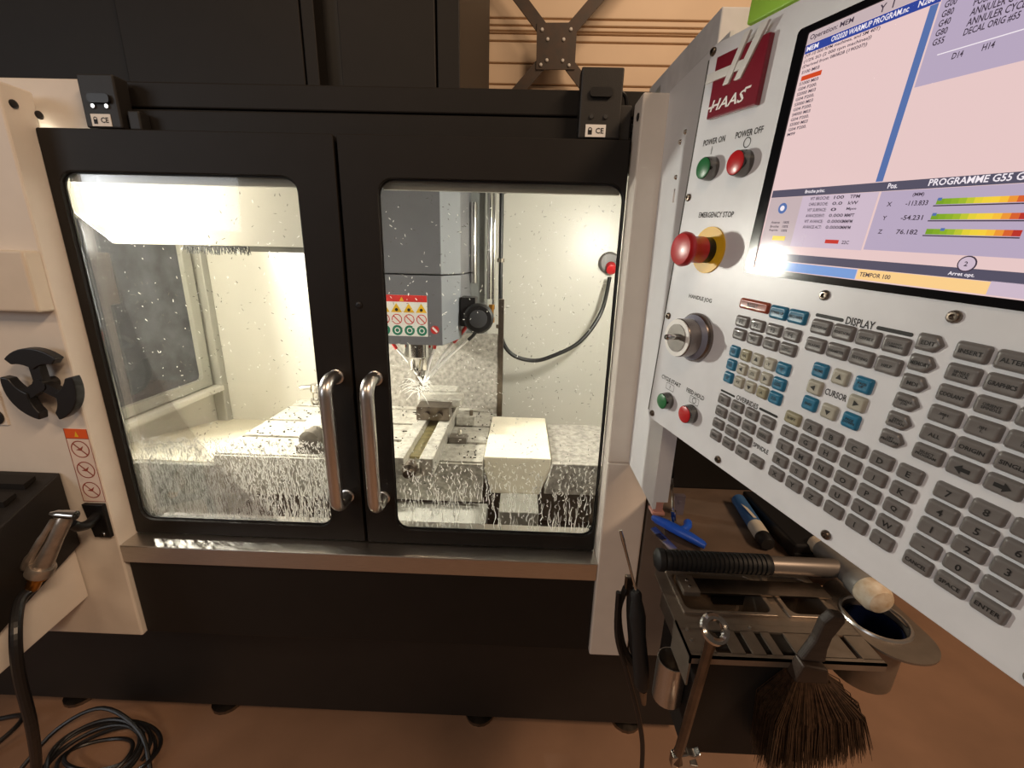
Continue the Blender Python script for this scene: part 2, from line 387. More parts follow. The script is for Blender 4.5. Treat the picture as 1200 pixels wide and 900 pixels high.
# work light bars
MB().box(-1.43, -1.356, 1.276, 1.30, 1.495, 1.585).build('work_light', M_LED, mc, bevel=.004)
MB().box(0.41, 0.47, 1.02, 1.06, 1.48, 1.72).build('work_light', M_LED, mc, bevel=.004)

# spindle head
def head_outline(dx, y0=1.3):
    return [(-0.477, y0), (-0.243, y0), (-0.205, y0 + 0.14), (-0.205, 1.72), (-0.515, 1.72), (-0.515, y0 + 0.14)]
hd = MB()
for z0, z1 in ((1.245, 1.456), (1.460, 1.80)):
    o_ = head_outline(0); hd.prism(o_, z0, z1, 'z')
hd.m = [1 if i % 8 in (3, 7) else 0 for i in range(len(hd.m))]
head = hd.build('spindle_head', [M_HEAD, M_HEAD2], mc, bevel=0.002)
MB().lathe([(0.075, 0.02), (0.075, 0.0), (0.054, -0.005), (0.054, -0.075), (0.045, -0.085), (0.04, -0.125), (0.02, -0.128), (0.02, -0.15)], (-0.366, 1.50, 1.245), (0, 0, 1), 28).build('spindle_nose', M_CHROME, head, smooth=True)
MB().lathe([(0.015, 0), (0.015, -0.02), (0.009, -0.024), (0.009, -0.06)], (-0.366, 1.50, 1.10), (0, 0, 1), 16).build('cutting_tool', M_TOOLST, head, smooth=True)
# warning sticker on the head
st = MB()
sx0, sx1, sz0, sz1, sy = -0.452, -0.288, 1.272, 1.397, 1.2990
def q(mb, x0, x1, z0, z1, y, mi): mb.add([(x0, y, z0), (x1, y, z0), (x1, y, z1), (x0, y, z1)], [(0, 1, 2, 3)], mi)
def disc(mb, cx, cz, r, y, mi, n=16, r_in=0.0):
    if r_in:
        v = []
        for i in range(n):
            t = 2 * math.pi * i / n; v += [(cx + r * math.cos(t), y, cz + r * math.sin(t)), (cx + r_in * math.cos(t), y, cz + r_in * math.sin(t))]
        mb.add(v, [(2 * i, 2 * ((i + 1) % n), 2 * ((i + 1) % n) + 1, 2 * i + 1) for i in range(n)], mi)
    else:
        mb.add([(cx + r * math.cos(2 * math.pi * i / n), y, cz + r * math.sin(2 * math.pi * i / n)) for i in range(n)], [tuple(range(n))], mi)
def slash(mb, cx, cz, r, y, w, mi):
    a = math.radians(135); d = (math.cos(a), math.sin(a)); n = (-d[1] * w, d[0] * w)
    mb.add([(cx + d[0] * r + n[0], y, cz + d[1] * r + n[1]), (cx - d[0] * r + n[0], y, cz - d[1] * r + n[1]), (cx - d[0] * r - n[0], y, cz - d[1] * r - n[1]), (cx + d[0] * r - n[0], y, cz + d[1] * r - n[1])], [(0, 1, 2, 3)], mi)
st.box(sx0, sx1, sy, sy + 0.001, sz0, sz1, 0)
q(st, sx0, sx1, sz1 - 0.02, sz1, sy - 0.0004, 1)
st.add([(-0.372, sy - .0008, sz1 - .018), (-0.358, sy - .0008, sz1 - .018), (-0.365, sy - .0008, sz1 - .005)], [(0, 1, 2)], 2)
for k in range(4):
    cx = sx1 - 0.018 - k * 0.038
    st.add([(cx - .017, sy - .0005, sz0 + .073), (cx + .017, sy - .0005, sz0 + .073), (cx, sy - .0005, sz0 + .101)], [(0, 1, 2)], 2)
    disc(st, cx, sz0 + .081, .005, sy - .0009, 3, 10)
    disc(st, cx, sz0 + .052, .016, sy - .0005, 1, 18, .0135); slash(st, cx, sz0 + .052, .015, sy - .0006, .0015, 1)
    disc(st, cx, sz0 + .018, .016, sy - .0005, 4, 18); disc(st, cx, sz0 + .018, .009, sy - .0009, 0, 10, .006)
disc(st, sx1 + .022, sz0 + .022, .013, sy + .0006, 1, 18); slash(st, sx1 + .022, sz0 + .022, .01, sy + .0004, .003, 0)
tag(st.build('warning_sticker', [M_WHITE, M_STICKRED, M_YELLOW, M_INK, M_STICKGREEN], head), 'warning sticker with red header, yellow triangles and green circles')
# programmable coolant nozzle unit
pc = MB().box(-0.203, -0.155, 1.42, 1.50, 1.29, 1.385).lathe([(0.045, 0), (0.05, 0.006), (0.05, 0.03), (0.044, 0.036)], (-0.143, 1.44, 1.318), (0, -1, 0), 24).build('coolant_nozzle_unit', M_BLACK, head, smooth=True)
MB().lathe([(0.03, 0), (0.03, 0.003), (0.026, 0.004)], (-0.143, 1.404, 1.318), (0, -1, 0), 20).build('cover_cap', mat('dark_grey_plastic', (60, 60, 62), 0.35), pc, smooth=True)
MB().tube([(-0.185, 1.45, 1.29), (-0.21, 1.46, 1.255), (-0.235, 1.47, 1.225)], 0.006, 8).build('nozzle', M_STICKRED, head, smooth=True)
MB().tube([(-0.15, 1.43, 1.275), (-0.165, 1.44, 1.255), (-0.18, 1.45, 1.24)], 0.006, 8).build('nozzle', M_BLACK, head, smooth=True)
MB().tube([(-0.300, 1.47, 1.24), (-0.305, 1.475, 1.20)], 0.006, 8).build('nozzle', M_STICKRED, head, smooth=True)
MB().tube([(-0.455, 1.47, 1.22), (-0.44, 1.475, 1.195)], 0.006, 8).build('nozzle', M_STICKRED, head, smooth=True)
for p in ((-0.235, 1.47, 1.225), (-0.18, 1.45, 1.24), (-0.305, 1.475, 1.20), (-0.44, 1.475, 1.195)):
    e = Vector((-0.355 + random.uniform(-.01, .01), 1.49, 1.06)); a = Vector(p)
    MB().tube([a.lerp(e, t) + Vector((0, 0, 0.01 * math.sin(math.pi * t))) for t in (0, .25, .5, .75, 1)], [0.004, .005, .0055, .006, .0065], 7).build('coolant_jet', M_WHITE, head, smooth=True)
b = MB()
for i in range(60):
    a = random.uniform(0, 2 * math.pi); L = random.uniform(.015, .06); rr = random.uniform(0, .03)
    p = Vector((-0.36 + rr * math.cos(a), 1.47 + rr * math.sin(a), 1.05 + random.uniform(-.02, .03)))
    d = Vector((math.cos(a), math.sin(a) * .6 - .2, random.uniform(-.7, .25)))
    b.tube([p, p + d * L * .5 + Vector((0, 0, .008)), p + d * L], [.0016, .0013, .0004], 4)
tag(b.build('coolant_spray', M_DROP, head), kind='stuff')
# column, guide tubes and way cover behind the head
MB().box(-0.56, -0.15, 1.72, 1.89, 0.95, 1.82).build('machine_column', mat('column_grey', (120, 122, 120), .4, var=.08, scale=30), mc, bevel=0.003)
MB().box(-0.55, -0.08, 1.70, 1.718, 0.88, 1.22).build('way_cover', M_WAY, mc, bevel=0.002)
MB().box(-0.092, -0.07, 1.695, 1.72, 0.87, 1.36).build('way_cover_edge', M_TOOLST, mc, bevel=0.002)
for x, z0, z1, r in ((-0.19, 1.42, 1.71, .014), (-0.128, 1.36, 1.79, .011), (-0.112, 1.34, 1.80, .006)):
    MB().cyl((x, 1.69, z0), (x, 1.69, z1), r, n=14).build('guide_tube', M_CHROME, mc, smooth=True)
MB().lathe([(.012, 0), (.012, .02), (.008, .022), (.008, .05), (.012, .052), (.012, .07)], (-0.118, 1.68, 1.27), (0, 0, 1), 12).build('brass_fitting', M_BRASS, mc, smooth=True)
hp = smooth_path([(-0.090, 1.74, 1.80), (-0.089, 1.74, 1.55), (-0.086, 1.74, 1.30), (-0.08, 1.74, 1.20), (-0.035, 1.745, 1.13), (0.05, 1.75, 1.105), (0.13, 1.75, 1.125), (0.247, 1.76, 1.19), (0.33, 1.79, 1.31), (0.365, 1.85, 1.45)], 6)
ch = MB().tube(hp, 0.0085, 10).build('coolant_hose', M_HOSE, mc, smooth=True)
for z in (1.75, 1.50, 1.24): MB().lathe([(.015, 0), (.015, .014)], (-0.089, 1.74, z), (0, 0, 1), 12).build('hose_clamp', M_TOOLST, ch)
cf = MB().lathe([(.045, 0), (.045, .012), (.036, .016)], (0.366, 1.9, 1.51), (0, -1, 0), 20).build('hose_flange', mat('grey_plastic', (84, 80, 78), 0.4), mc)
MB().lathe([(.022, 0), (.022, .03), (.016, .034)], (0.372, 1.885, 1.495), (0, -1, -.5), 14).build('red_connector', M_RED, cf, smooth=True)
# work table with T slots
tb = MB()
ys = [1.205, 1.335, 1.353, 1.490, 1.508, 1.655, 1.673, 1.75]
for i in range(0, 8, 2): tb.box(-0.955, -0.107, ys[i], ys[i + 1], 0.865, 0.90, 0)
tb.box(-0.955, -0.107, 1.205, 1.75, 0.80, 0.872, 0)
table = tb.build('work_table', M_TABLE, mc, bevel=0.0015)
MB().box(-0.955, -0.107, 1.198, 1.206, 0.762, 0.893).build('table_front', M_TABLE, table)
MB().box(-0.90, 0.30, 1.26, 1.70, 0.66, 0.80).build('saddle', M_TABFRONT, mc, bevel=0.004)
MB().prism([(-0.105, 0.905), (0.108, 0.905), (0.108, 0.86), (0.075, 0.775), (-0.08, 0.775), (-0.105, 0.86)], 1.232, 1.60).build('way_guard', M_CREAM, mc, bevel=0.003)
MB().prism([(0.112, 0.893), (0.32, 0.893), (0.32, 0.785), (0.09, 0.785)], 1.222, 1.57).build('way_guard', M_WAY, mc, bevel=0.003)
MB().box(-0.05, 0.07, 1.12, 1.23, 0.62, 0.78).build('pan_bracket', M_INGREY, mc, bevel=0.003)
MB().box(-0.44, -0.09, 1.075, 1.22, 0.62, 0.745).build('front_ledge', M_INGREY, mc, bevel=0.004)
b = MB()
for i in range(900):
    x = random.uniform(-1.38, 0.35); y = random.uniform(1.1, 1.75); z = 0.902 if (-0.95 < x < 0.1 and 1.21 < y < 1.74) else None
    if z is None or (-0.4 < x < -0.2) or x > -0.11: continue
    a = random.uniform(0, 3.14); L = random.uniform(.003, .009)
    b.box(x, x + L * math.cos(a) + .001, y, y + L * abs(math.sin(a)) + .001, z - .001, z + .002)
tag(b.build('metal_chips', M_CHIP, table), kind='stuff')

# ---- doors
def door(x0, x1, wx0, wx1, hx, hand, nlow, zdense, nhigh, y=0.95):
    k = 5
    d = MB().ring(rrect(x0, x1, 0.786, 1.740, 0.004, k), rrect(wx0, wx1, 0.826, 1.660, 0.032, k), y, y + 0.016).build('door', M_DARK, mc, bevel=0.002)
    MB().ring(rrect(wx0 - 0.001, wx1 + 0.001, 0.825, 1.661, 0.034, k), rrect(wx0 + 0.002, wx1 - 0.002, 0.829, 1.657, 0.03, k), y + 0.008, y + 0.011).build('gasket', M_RUBBER, d)
    MB().box(wx0 + .006, wx1 - .006, y + 0.018, y + 0.028, 1.641, 1.668).build('inner_frame', M_INGREY, d)
    MB().box(wx0 + .001, wx1 - .001, y + 0.010, y + 0.014, 0.827, 1.659).build('pane', M_GLASS, d)
    # D handle
    hz0, hz1, r, out = 0.915, 1.238, 0.0155, 0.062
    pth = [(hx, y, hz0 + .005), (hx, y - .02, hz0 + .003)]
    for t in range(0, 91, 15):
        a = math.radians(t); pth.append((hx, y - out + .03 - .03 * math.sin(a), hz0 + .033 - .03 * math.cos(a)))
    up = [(p[0], p[1], hz0 + hz1 - p[2]) for p in reversed(pth)]
    h = MB().tube(pth + up, r, 16).build('handle', M_STEEL2, d, smooth=True)
    for z in (hz0 + .005, hz1 - .005): MB().lathe([(.018, 0), (.018, .004), (.0135, .007)], (hx, y, z), (0, -1, 0), 20).build('handle_collar', M_STEEL2, h, smooth=True)
    # droplets and runs of coolant on the inside of the pane
    b = MB(); yy = y + 0.0162
    for i in range(nlow):
        u = random.random() ** 0.8
        z = 0.835 + u * (zdense - 0.835); x = random.uniform(wx0 + .008, wx1 - .008)
        L = random.uniform(.004, .010) if random.random() < .35 else random.uniform(.015, .07) * (1.1 - u)
        L = min(L, z - .83 + .003); w = random.uniform(.0007, .0014)
        n = 3 if L < .012 else 6; ph = random.uniform(0, 6); am = random.uniform(.0005, .003)
        pts = [(x + am * math.sin(ph + 5 * t / n), yy, z - L * t / n) for t in range(n + 1)]
        rad = [w * (0.35 + 0.65 * t / n) * random.uniform(.75, 1.25) for t in range(n + 1)]; rad[-1] *= .6
        b.tube(pts, rad, 5)
    for i in range(nhigh):
        z = random.uniform(.85, 1.63); x = random.uniform(wx0 + .008, wx1 - .008); a = random.uniform(0, 6.28); L = random.uniform(.0015, .007); w = random.uniform(.0005, .0012)
        b.tube([(x, yy, z), (x + L * .5 * math.cos(a), yy, z + L * .5 * math.sin(a)), (x + L * math.cos(a), yy, z + L * math.sin(a))], [w * .5, w, w * .5], 5)
    tag(b.build('coolant_droplets', M_DROP, d), 'white coolant runs and droplets on the window', kind='stuff')
    b = MB()
    for i in range(int(nhigh * .9)):
        z = random.uniform(.95, 1.63); x = random.uniform(wx0 + .008, wx1 - .008); a = random.uniform(0, 6.28); L = random.uniform(.002, .007); w = random.uniform(.0004, .0009)
        b.tube([(x, yy, z), (x + L * math.cos(a), yy, z + L * math.sin(a))], [w, w * .6], 4)
    tag(b.build('chip_specks', M_CHIP, d), kind='stuff')
    return d
dl = door(-1.003, -0.392, -0.980, -0.476, -0.428, -1, 2600, 1.06, 300)
dr = door(-0.384, 0.206, -0.306, 0.202, -0.336, 1, 620, 1.02, 460, 0.948)
MB().box(-0.42, -0.36, 0.967, 0.976, 0.7835, 1.738).build('door_gap_blocker', M_RUBBER, dl)  # strip added behind the door gap to block interior light
MB().lathe([(.007, 0), (.007, .002), (.004, .003)], (-0.362, 0.948, 1.40), (0, -1, 0), 14).build('lock_screw', M_BLACK, dr)

# door interlock housings
def interlock(x0, x1, z1, cable):
    o = MB().box(x0, x1, 0.955, 0.99, 1.742, z1).box(x0 + .08, x0 + .105, 0.965, 0.992, 1.742, z1 - .06).build('interlock', M_DARK2, mc, bevel=0.003)
    MB().prism(rrect(x0 + .018, x0 + .062, z1 - .052, z1 - .036, .006, 3), 0.949, 0.956).build('knockout', M_BLACK, o)
    for dx in (.024, .052): MB().lathe([(.005, 0), (.004, .003)], (x0 + dx, 0.955, 1.781), (0, -1, 0), 10).build('screw', M_CHROME, o)
    lb = MB().box(x0 + .014, x0 + .054, 0.9535, 0.9555, 1.745, 1.767).build('label_plate', M_WHITE, o)
    t = MB(); text(t, 'CE', 0, 0, .010, 0, w=.016)
    t.v = [(x0 + .034 + p[0], 0.9530, 1.751 + p[1]) for p in t.v]
    t.add([(x0 + .019, .9530, 1.749), (x0 + .027, .9530, 1.749), (x0 + .027, .9530, 1.757), (x0 + .019, .9530, 1.757)], [(0, 1, 2, 3)])
    disc(t, x0 + .023, 1.758, .004, .9530, 0, 12, .0025)
    t.build('lettering', M_INK, lb)
    if cable: MB().tube(smooth_path([(x1 - .005, .98, z1 - .03), (x1 + .012, .985, z1 - .04), (x1 + .018, .99, z1 - .065)], 5), .004, 8).build('cable', M_HOSE, o, smooth=True)
interlock(0.101, 0.183, 1.866, True)
interlock(-0.899, -0.825, 1.838, False)

# left front: warning sticker, white box, grommet plate
s = MB(); y = 0.8992; x0, x1, z0, z1 = -1.063, -1.007, 0.908, 1.100
s.box(x0, x1, y, y + .001, z0, z1, 0); q(s, x0, x1, z1 - .024, z1, y - .0003, 1)
for a in ((x0, x0 + .0015, z0, z1), (x1 - .0015, x1, z0, z1), (x0, x1, z0, z0 + .0015), (x0, x1, z1 - .0255, z1 - .024)): q(s, *a, y - .0004, 2)
s.add([(-1.04, y - .0006, z1 - .02), (-1.03, y - .0006, z1 - .02), (-1.035, y - .0006, z1 - .006)], [(0, 1, 2)], 3)
for k in range(3):
    cz = z1 - .052 - k * .054
    disc(s, -1.035, cz, .022, y - .0004, 2, 24, .0195); slash(s, -1.035, cz, .02, y - .0006, .0014, 2)
    s.add([(-1.046, y - .0005, cz - .002), (-1.034, y - .0005, cz + .003), (-1.026, y - .0005, cz + .009), (-1.033, y - .0005, cz - .004)], [(0, 1, 2, 3)], 2)
tag(s.build('warning_sticker', [mat('pale_sticker', (226, 208, 196), .5), M_ORANGE, M_STICKPINK, M_YELLOW], mc), 'tall sticker with orange header and three prohibition circles')
MB().box(-1.32, -1.008, 0.868, 0.905, 1.373, 1.498).build('switch_box', mat('ivory_box', (216, 205, 190), .45, var=.03), mc, bevel=0.006, seg=3)
gp = MB().box(-1.30, -1.189, 0.896, 0.902, 1.104, 1.20).build('grommet_plate', M_BEIGE, mc, bevel=0.001)
MB().lathe([(.018, 0), (.018, .003), (.012, .004)], (-1.21, 0.896, 1.125), (0, -1, 0), 18).build('grommet', M_BLACK, gp)

# ------------------------------------------------------------------ left side: chute, holder, air gun, hose
ct = thing('vented_chute', 'dark louvered hopper on ivory sheet metal chute beside the left column', 'hopper', (-1.3, 0.8, 0.6))
MB().prism([(0.898, 0.623), (0.898, 0.785), (0.60, 0.66), (0.60, 0.59)], -1.45, -1.12, 'x').build('chute_body', M_BEIGE, ct, bevel=0.003)
MB().prism([(0.898, 0.785), (0.898, 0.985), (0.60, 0.86), (0.60, 0.66)], -1.45, -1.10, 'x').build('hopper', M_DARK2, ct, bevel=0.003)
for k in range(6):
    yy = 0.875 - k * 0.045; zz = 0.985 - (0.898 - yy) * 0.42
    MB().prism([(yy, zz + .002), (yy - .026, zz - .009), (yy - .026, zz + .004), (yy, zz + .012)], -1.44, -1.135, 'x').build('slat', M_DARK, ct)

hold = thing('tool_holder_disc', 'black three lobed plastic holder hanging on the ivory column', 'holder', (-1.05, 0.88, 1.21))
hc = (-1.052, 1.214)
for a0 in (92, 212, 332):
    lobe = []
    for i in range(13): t = math.radians(a0 - 44 + 88 * i / 12); lobe.append((hc[0] + .083 * math.cos(t), hc[1] + .083 * math.sin(t)))
    inn = []
    for i in range(13): 
        f = (i - 6) / 6.0; t = math.radians(a0 + 44 - 88 * i / 12 * 1.0); rr = .066 - .030 * (1 - abs(f) ** 1.2)
        inn.append((hc[0] + rr * math.cos(t), hc[1] + rr * math.sin(t)))
    MB().prism(lobe + inn, 0.865, 0.885).build('lobe', M_BLACK, hold, bevel=0.002)
    a = math.radians(a0); n = (-math.sin(a) * .011, math.cos(a) * .011); e = (hc[0] + .045 * math.cos(a), hc[1] + .045 * math.sin(a))
    MB().prism([(hc[0] + n[0], hc[1] + n[1]), (hc[0] - n[0], hc[1] - n[1]), (e[0] - n[0], e[1] - n[1]), (e[0] + n[0], e[1] + n[1])], 0.868, 0.884).build('arm', M_BLACK, hold)
MB().cyl((hc[0], 0.866, hc[1]), (hc[0], 0.9, hc[1]), 0.014, n=12).build('hub', M_BLACK, hold)

hk = thing('hose_hook', 'black steel hook bracket screwed below the prohibition sticker', 'bracket', (-1.03, 0.9, 0.81))
MB().prism([(-1.061, 0.905), (-1.008, 0.905), (-1.008, 0.812), (-1.05, 0.812)], 0.889, 0.8995).build('plate', M_BLACK, hk, bevel=0.002)
MB().tube(smooth_path([(-1.03, .892, .875), (-1.02, .86, .872), (-1.01, .83, .885), (-1.005, .812, .905)], 5), 0.011, 10).build('hook_arm', M_BLACK, hk, smooth=True)
MB().lathe([(.006, 0), (.005, .003)], (-1.025, .889, .823), (0, -1, 0), 12).build('screw', M_CHROME, hk)

ag = thing('air_gun', 'worn silver air blow gun hanging nozzle up on the hook', 'air gun', (-1.04, 0.78, 0.78))
M_ALU = mat('worn_aluminium', (176, 167, 158), .34, .8, var=.18, scale=50)
G0 = Vector((-0.988, .795, .938)); G1 = Vector((-1.058, .772, .810)); gd = (G1 - G0).normalized()
MB().lathe([(.009, -.006), (.013, .0), (.0145, .02), (.014, .06), (.016, .10), (.018, .135), (.018, .148)], G0, gd, 16).build('body', M_ALU, ag, smooth=True)
MB().tube([G0 + Vector((-.028, -.004, .006)), G0 + Vector((-.012, -.004, .006)), G0 + Vector((.022, 0, .002))], [.006, .0105, .0105], 12).build('nozzle', M_CHROME, ag, smooth=True)
MB().tube(smooth_path([G0 + Vector((-.018, -.012, -.004)), G0 + Vector((-.044, -.022, -.045)), G0 + Vector((-.075, -.028, -.09)), G0 + Vector((-.098, -.026, -.122))], 5), [.006] * 5 + [.0075] * 5 + [.010] * 5 + [.007], 8).build('trigger', M_ALU, ag, smooth=True)
MB().lathe([(.022, .132), (.0245, .137), (.0245, .155), (.019, .160)], G0, gd, 18).build('collar', M_ALU, ag, smooth=True)
MB().lathe([(.018, .160), (.018, .166), (.011, .170), (.0125, .178), (.0125, .196), (.010, .200)], G0, gd, 14).build('fitting', M_BRASS, ag, smooth=True)

ah = smooth_path([G0 + gd * .198, (-1.078, .735, .757), (-1.045, .69, .72), (-1.04, .67, .634), (-1.065, .675, .472), (-1.16, .715, .265), (-1.20, .70, .12), (-1.26, .67, .03), (-1.36, .63, .0105), (-1.58, .58, .0105)], 7)
hs = MB().tube(ah, 0.0105, 12).build('air_hose', M_HOSE); tag(hs, 'thick black air hose running down from the blow gun', 'hose')
cc = []
for i in range(260):
    t = i / 260 * 2 * math.pi * 6.5; R = .11 + .028 * math.sin(t * .31) + .010 * math.sin(t * .83)
    cc.append((-1.24 + R * 1.15 * math.cos(t), .90 + R * .75 * math.sin(t), .012 + .035 * (i / 260) + .014 * math.sin(t * 1.5 + i * .02)))
cb = MB().tube(cc, 0.0055, 8).build('coiled_cable', M_HOSE, smooth=True); tag(cb, 'glossy black cable coiled on the floor under the hose', 'cable')
lp = MB().tube(smooth_path([(-1.62, .82, .01), (-1.58, .90, .03), (-1.56, .96, .045), (-1.60, 1.0, .03), (-1.68, 1.0, .01)], 6), .007, 8).build('loose_cable', M_HOSE, smooth=True); tag(lp, 'short loop of black cable lying left of the coil', 'cable')
lp = MB().tube(smooth_path([(-1.45, .85, .006), (-1.40, .94, .07), (-1.28, .975, .115), (-1.14, .94, .07), (-1.06, .87, .006)], 6), .006, 8).build('cable_loop', M_HOSE, smooth=True); tag(lp, 'single raised loop of black cable arching over the coil', 'cable')

# ------------------------------------------------------------------ vises and small things on the table
vz = thing('machine_vise', 'wet steel machine vise with long bed under the spindle', 'vise', (-0.3, 1.35, 0.9))
VX = -0.302
MB().box(VX - .062, VX - .022, 1.10, 1.60, .90, .955).box(VX + .022, VX + .062, 1.10, 1.60, .90, .955).box(VX - .03, VX + .03, 1.10, 1.60, .90, .925).build('bed', M_TABLE, vz, bevel=.002)
MB().box(VX - .021, VX + .021, 1.16, 1.56, .925, .932).build('lead_screw_cover', mat('ochre_coolant', (150, 140, 100), .3, var=.3, scale=60), vz)
MB().box(VX - .058, VX + .058, 1.40, 1.47, .955, 1.005).build('moving_jaw', M_TOOLST, vz, bevel=.003)
MB().box(VX - .06, VX + .06, 1.56, 1.63, .90, 1.02).build('fixed_jaw', M_TABLE, vz, bevel=.003)
MB().cyl((VX - .02, 1.385, .978), (VX - .02, 1.40, .978), .012, n=12).cyl((VX + .024, 1.385, .978), (VX + .024, 1.40, .978), .012, n=12).build('jaw_screw', M_TOOLST, vz, smooth=True)
MB().lathe([(.02, 0), (.02, .03), (.012, .034), (.012, .05)], (VX, 1.10, .93), (0, -1, 0), 16).build('screw_end', M_TOOLST, vz, smooth=True)
wp = MB().box(VX - .07, VX + .09, 1.471, 1.559, .985, 1.012).build('workpiece', M_TABLE, bevel=.002); tag(wp, 'flat metal blank clamped in the vise jaws', 'workpiece')
cl = thing('step_clamp', 'small steel hold down clamp beside the vise on the table', 'clamp', (-0.19, 1.35, .9))
MB().box(-.235, -.175, 1.335, 1.375, .90, .922).build('clamp_bar', M_TABFRONT, cl, bevel=.002)
MB().cyl((-.20, 1.355, .90), (-.20, 1.355, .945), .007, n=10).build('stud', M_CHROME, cl, smooth=True)
cl = thing('step_clamp', 'steel clamp block at the rear T slot next to the vise', 'clamp', (-0.2, 1.53, .9))
MB().box(-.235, -.165, 1.50, 1.55, .90, .935).build('clamp_bar', M_TABLE, cl, bevel=.002)
MB().cyl((-.18, 1.525, .90), (-.18, 1.525, .955), .007, n=10).build('stud', M_TOOLST, cl, smooth=True)
lv = thing('rotary_fixture', 'round wet steel fixture at the front edge of the table', 'fixture', (-0.66, 1.28, .9))
MB().box(-.70, -.53, 1.215, 1.40, .90, .925).build('foot', M_TABFRONT, lv, bevel=.003)
MB().lathe([(.055, 0), (.06, .01), (.06, .05), (.05, .06)], (-.645, 1.30, .925), (0, 0, 1), 24).build('body', M_TABLE, lv, smooth=True)
MB().lathe([(.03, 0), (.03, .05), (.02, .055)], (-.645, 1.245, .956), (0, -1, 0), 18).build('shaft_end', M_TABFRONT, lv, smooth=True)
tp = thing('valve_fitting', 'small chrome valve fitting at the back of the table', 'fitting', (-0.86, 1.70, .9))
MB().lathe([(.025, 0), (.025, .02), (.015, .025), (.015, .05), (.022, .055), (.022, .085)], (-.86, 1.70, .90), (0, 0, 1), 14).build('body', M_CHROME, tp, smooth=True)
MB().cyl((-.92, 1.69, .97), (-.81, 1.70, .985), .010, n=10).build('cross_tube', M_CHROME, tp, smooth=True)
# ------------------------------------------------------------------ control pendant
S = 0.0229; A = 0.76164
PU = Vector((0.308, -0.9484, -0.0758)).normalized(); PV = Vector((-0.0252, 0.0716, -0.9971)); PV = (PV - PU * PV.dot(PU)).normalized(); PN = -PU.cross(PV)
P0 = Vector((0.3018, 0.4453, 1.3437))
PM = Matrix(((PU.x, -PV.x, PN.x, P0.x), (PU.y, -PV.y, PN.y, P0.y), (PU.z, -PV.z, PN.z, P0.z), (0, 0, 0, 1)))
pd = bpy.data.objects.new('control_pendant', None); col.objects.link(pd); pd.matrix_world = PM; pd.empty_display_size = 0.05
tag(pd, 'light grey control pendant with lit display, red emergency stop and keypad', 'control panel')
def U(u): return u * S
def V(v): return -v * S * A
def R_(u0, u1, v0, v1, r, k=3): return rrect(U(u0), U(u1), V(v1), V(v0), r, k)
U0, U1, V0, V1 = -11.0, 10.25, -23.75, 6.3
fp = MB().prism(R_(U0, U1, V0, V1, 0.008, 4), -0.004, 0.0, 'z').build('face_plate', M_PANELFACE, pd, bevel=0.0012)
MB().prism(R_(U0 + .45, U1 - .45, V0 + .5, V1 - .55, 0.004, 2), -0.20, -0.004, 'z').build('housing', M_PLATE, pd, bevel=0.002)  # depth extended out of view to shade the lower right column
MB().box(U(U0) - .010, U(U0) + .012, V(V1) + .008, V(V0) - .012, -.034, -.006).build('edge_gap_shade', mat('dark_grey_shade', (84, 82, 78), .6), pd)  # dark strip colours in the shadow gap along the face plate's left edge
# printed legends on the plate
z = 0.0003
def pbuild(v, f): MB().add(v, f).build('printed_mark', M_INK, fp)
def ptext(s_, u0, u1, v, h):
    t = MB(); text(t, s_, U(u0), V(v) - h * .12, h * 1.25, z, w=U(u1) - U(u0)); t.build('printed_legend', M_INK, fp)
ptext('POWER ON', -10.19, -8.45, -17.05, .0058); ptext('POWER OFF', -7.68, -5.85, -17.05, .0058)
ptext('EMERGENCY STOP', -9.42, -6.62, -11.90, .0056); ptext('HANDLE JOG', -8.93, -6.9, -5.62, .0056)
ptext('CYCLE START', -10.15, -8.1, 1.92, .0052); ptext('FEED HOLD', -7.48, -5.83, 1.92, .0052)
ptext('DISPLAY', .95, 2.09, -6.33, .0060); ptext('OVERRIDES', -3.52, -2.04, .53, .0052); ptext('CURSOR', 1.03, 1.99, -2.22, .0054); ptext('SPINDLE', -1.72, -.76, 3.13, .0046)
def pquad(u0, u1, v0, v1): pbuild([(U(u0), V(v1), z), (U(u1), V(v1), z), (U(u1), V(v0), z), (U(u0), V(v0), z)], [(0, 1, 2, 3)])
def pbar(u0, u1, v, h=.2): pbuild([(p[0], p[1], z) for p in R_(u0, u1, v - h / 2, v + h / 2, .0015, 2)], [tuple(range(12))])
pbar(-.42, .86, -6.46); pbar(2.17, 3.46, -6.46); pbar(-4.72, -3.62, .43, .16); pbar(-1.95, -.8, .40, .18)
pquad(-9.39, -9.35, -16.87, -16.34)
def pring(cu, cv, r, w):
    o_ = []; n = 20
    for i in range(n): t = 2 * math.pi * i / n; o_ += [(U(cu) + r * math.cos(t), V(cv) + r * math.sin(t), z), (U(cu) + (r - w) * math.cos(t), V(cv) + (r - w) * math.sin(t), z)]
    pbuild(o_, [(2 * i, 2 * ((i + 1) % n), 2 * ((i + 1) % n) + 1, 2 * i + 1) for i in range(n)])
pring(-6.75, -16.62, .0058, .0011)
for cu in (-9.1, -6.62):
    a, b_ = R_(cu - .42, cu + .42, 2.05, 2.66, .001, 1), R_(cu - .40, cu + .40, 2.085, 2.625, .001, 1)
    n = len(a); pbuild([(p[0], p[1], z) for p in a + b_], [(i, (i + 1) % n, n + (i + 1) % n, n + i) for i in range(n)])
pquad(-9.12, -9.08, 2.2, 2.5); pring(-6.62, 2.35, .0042, .0009)
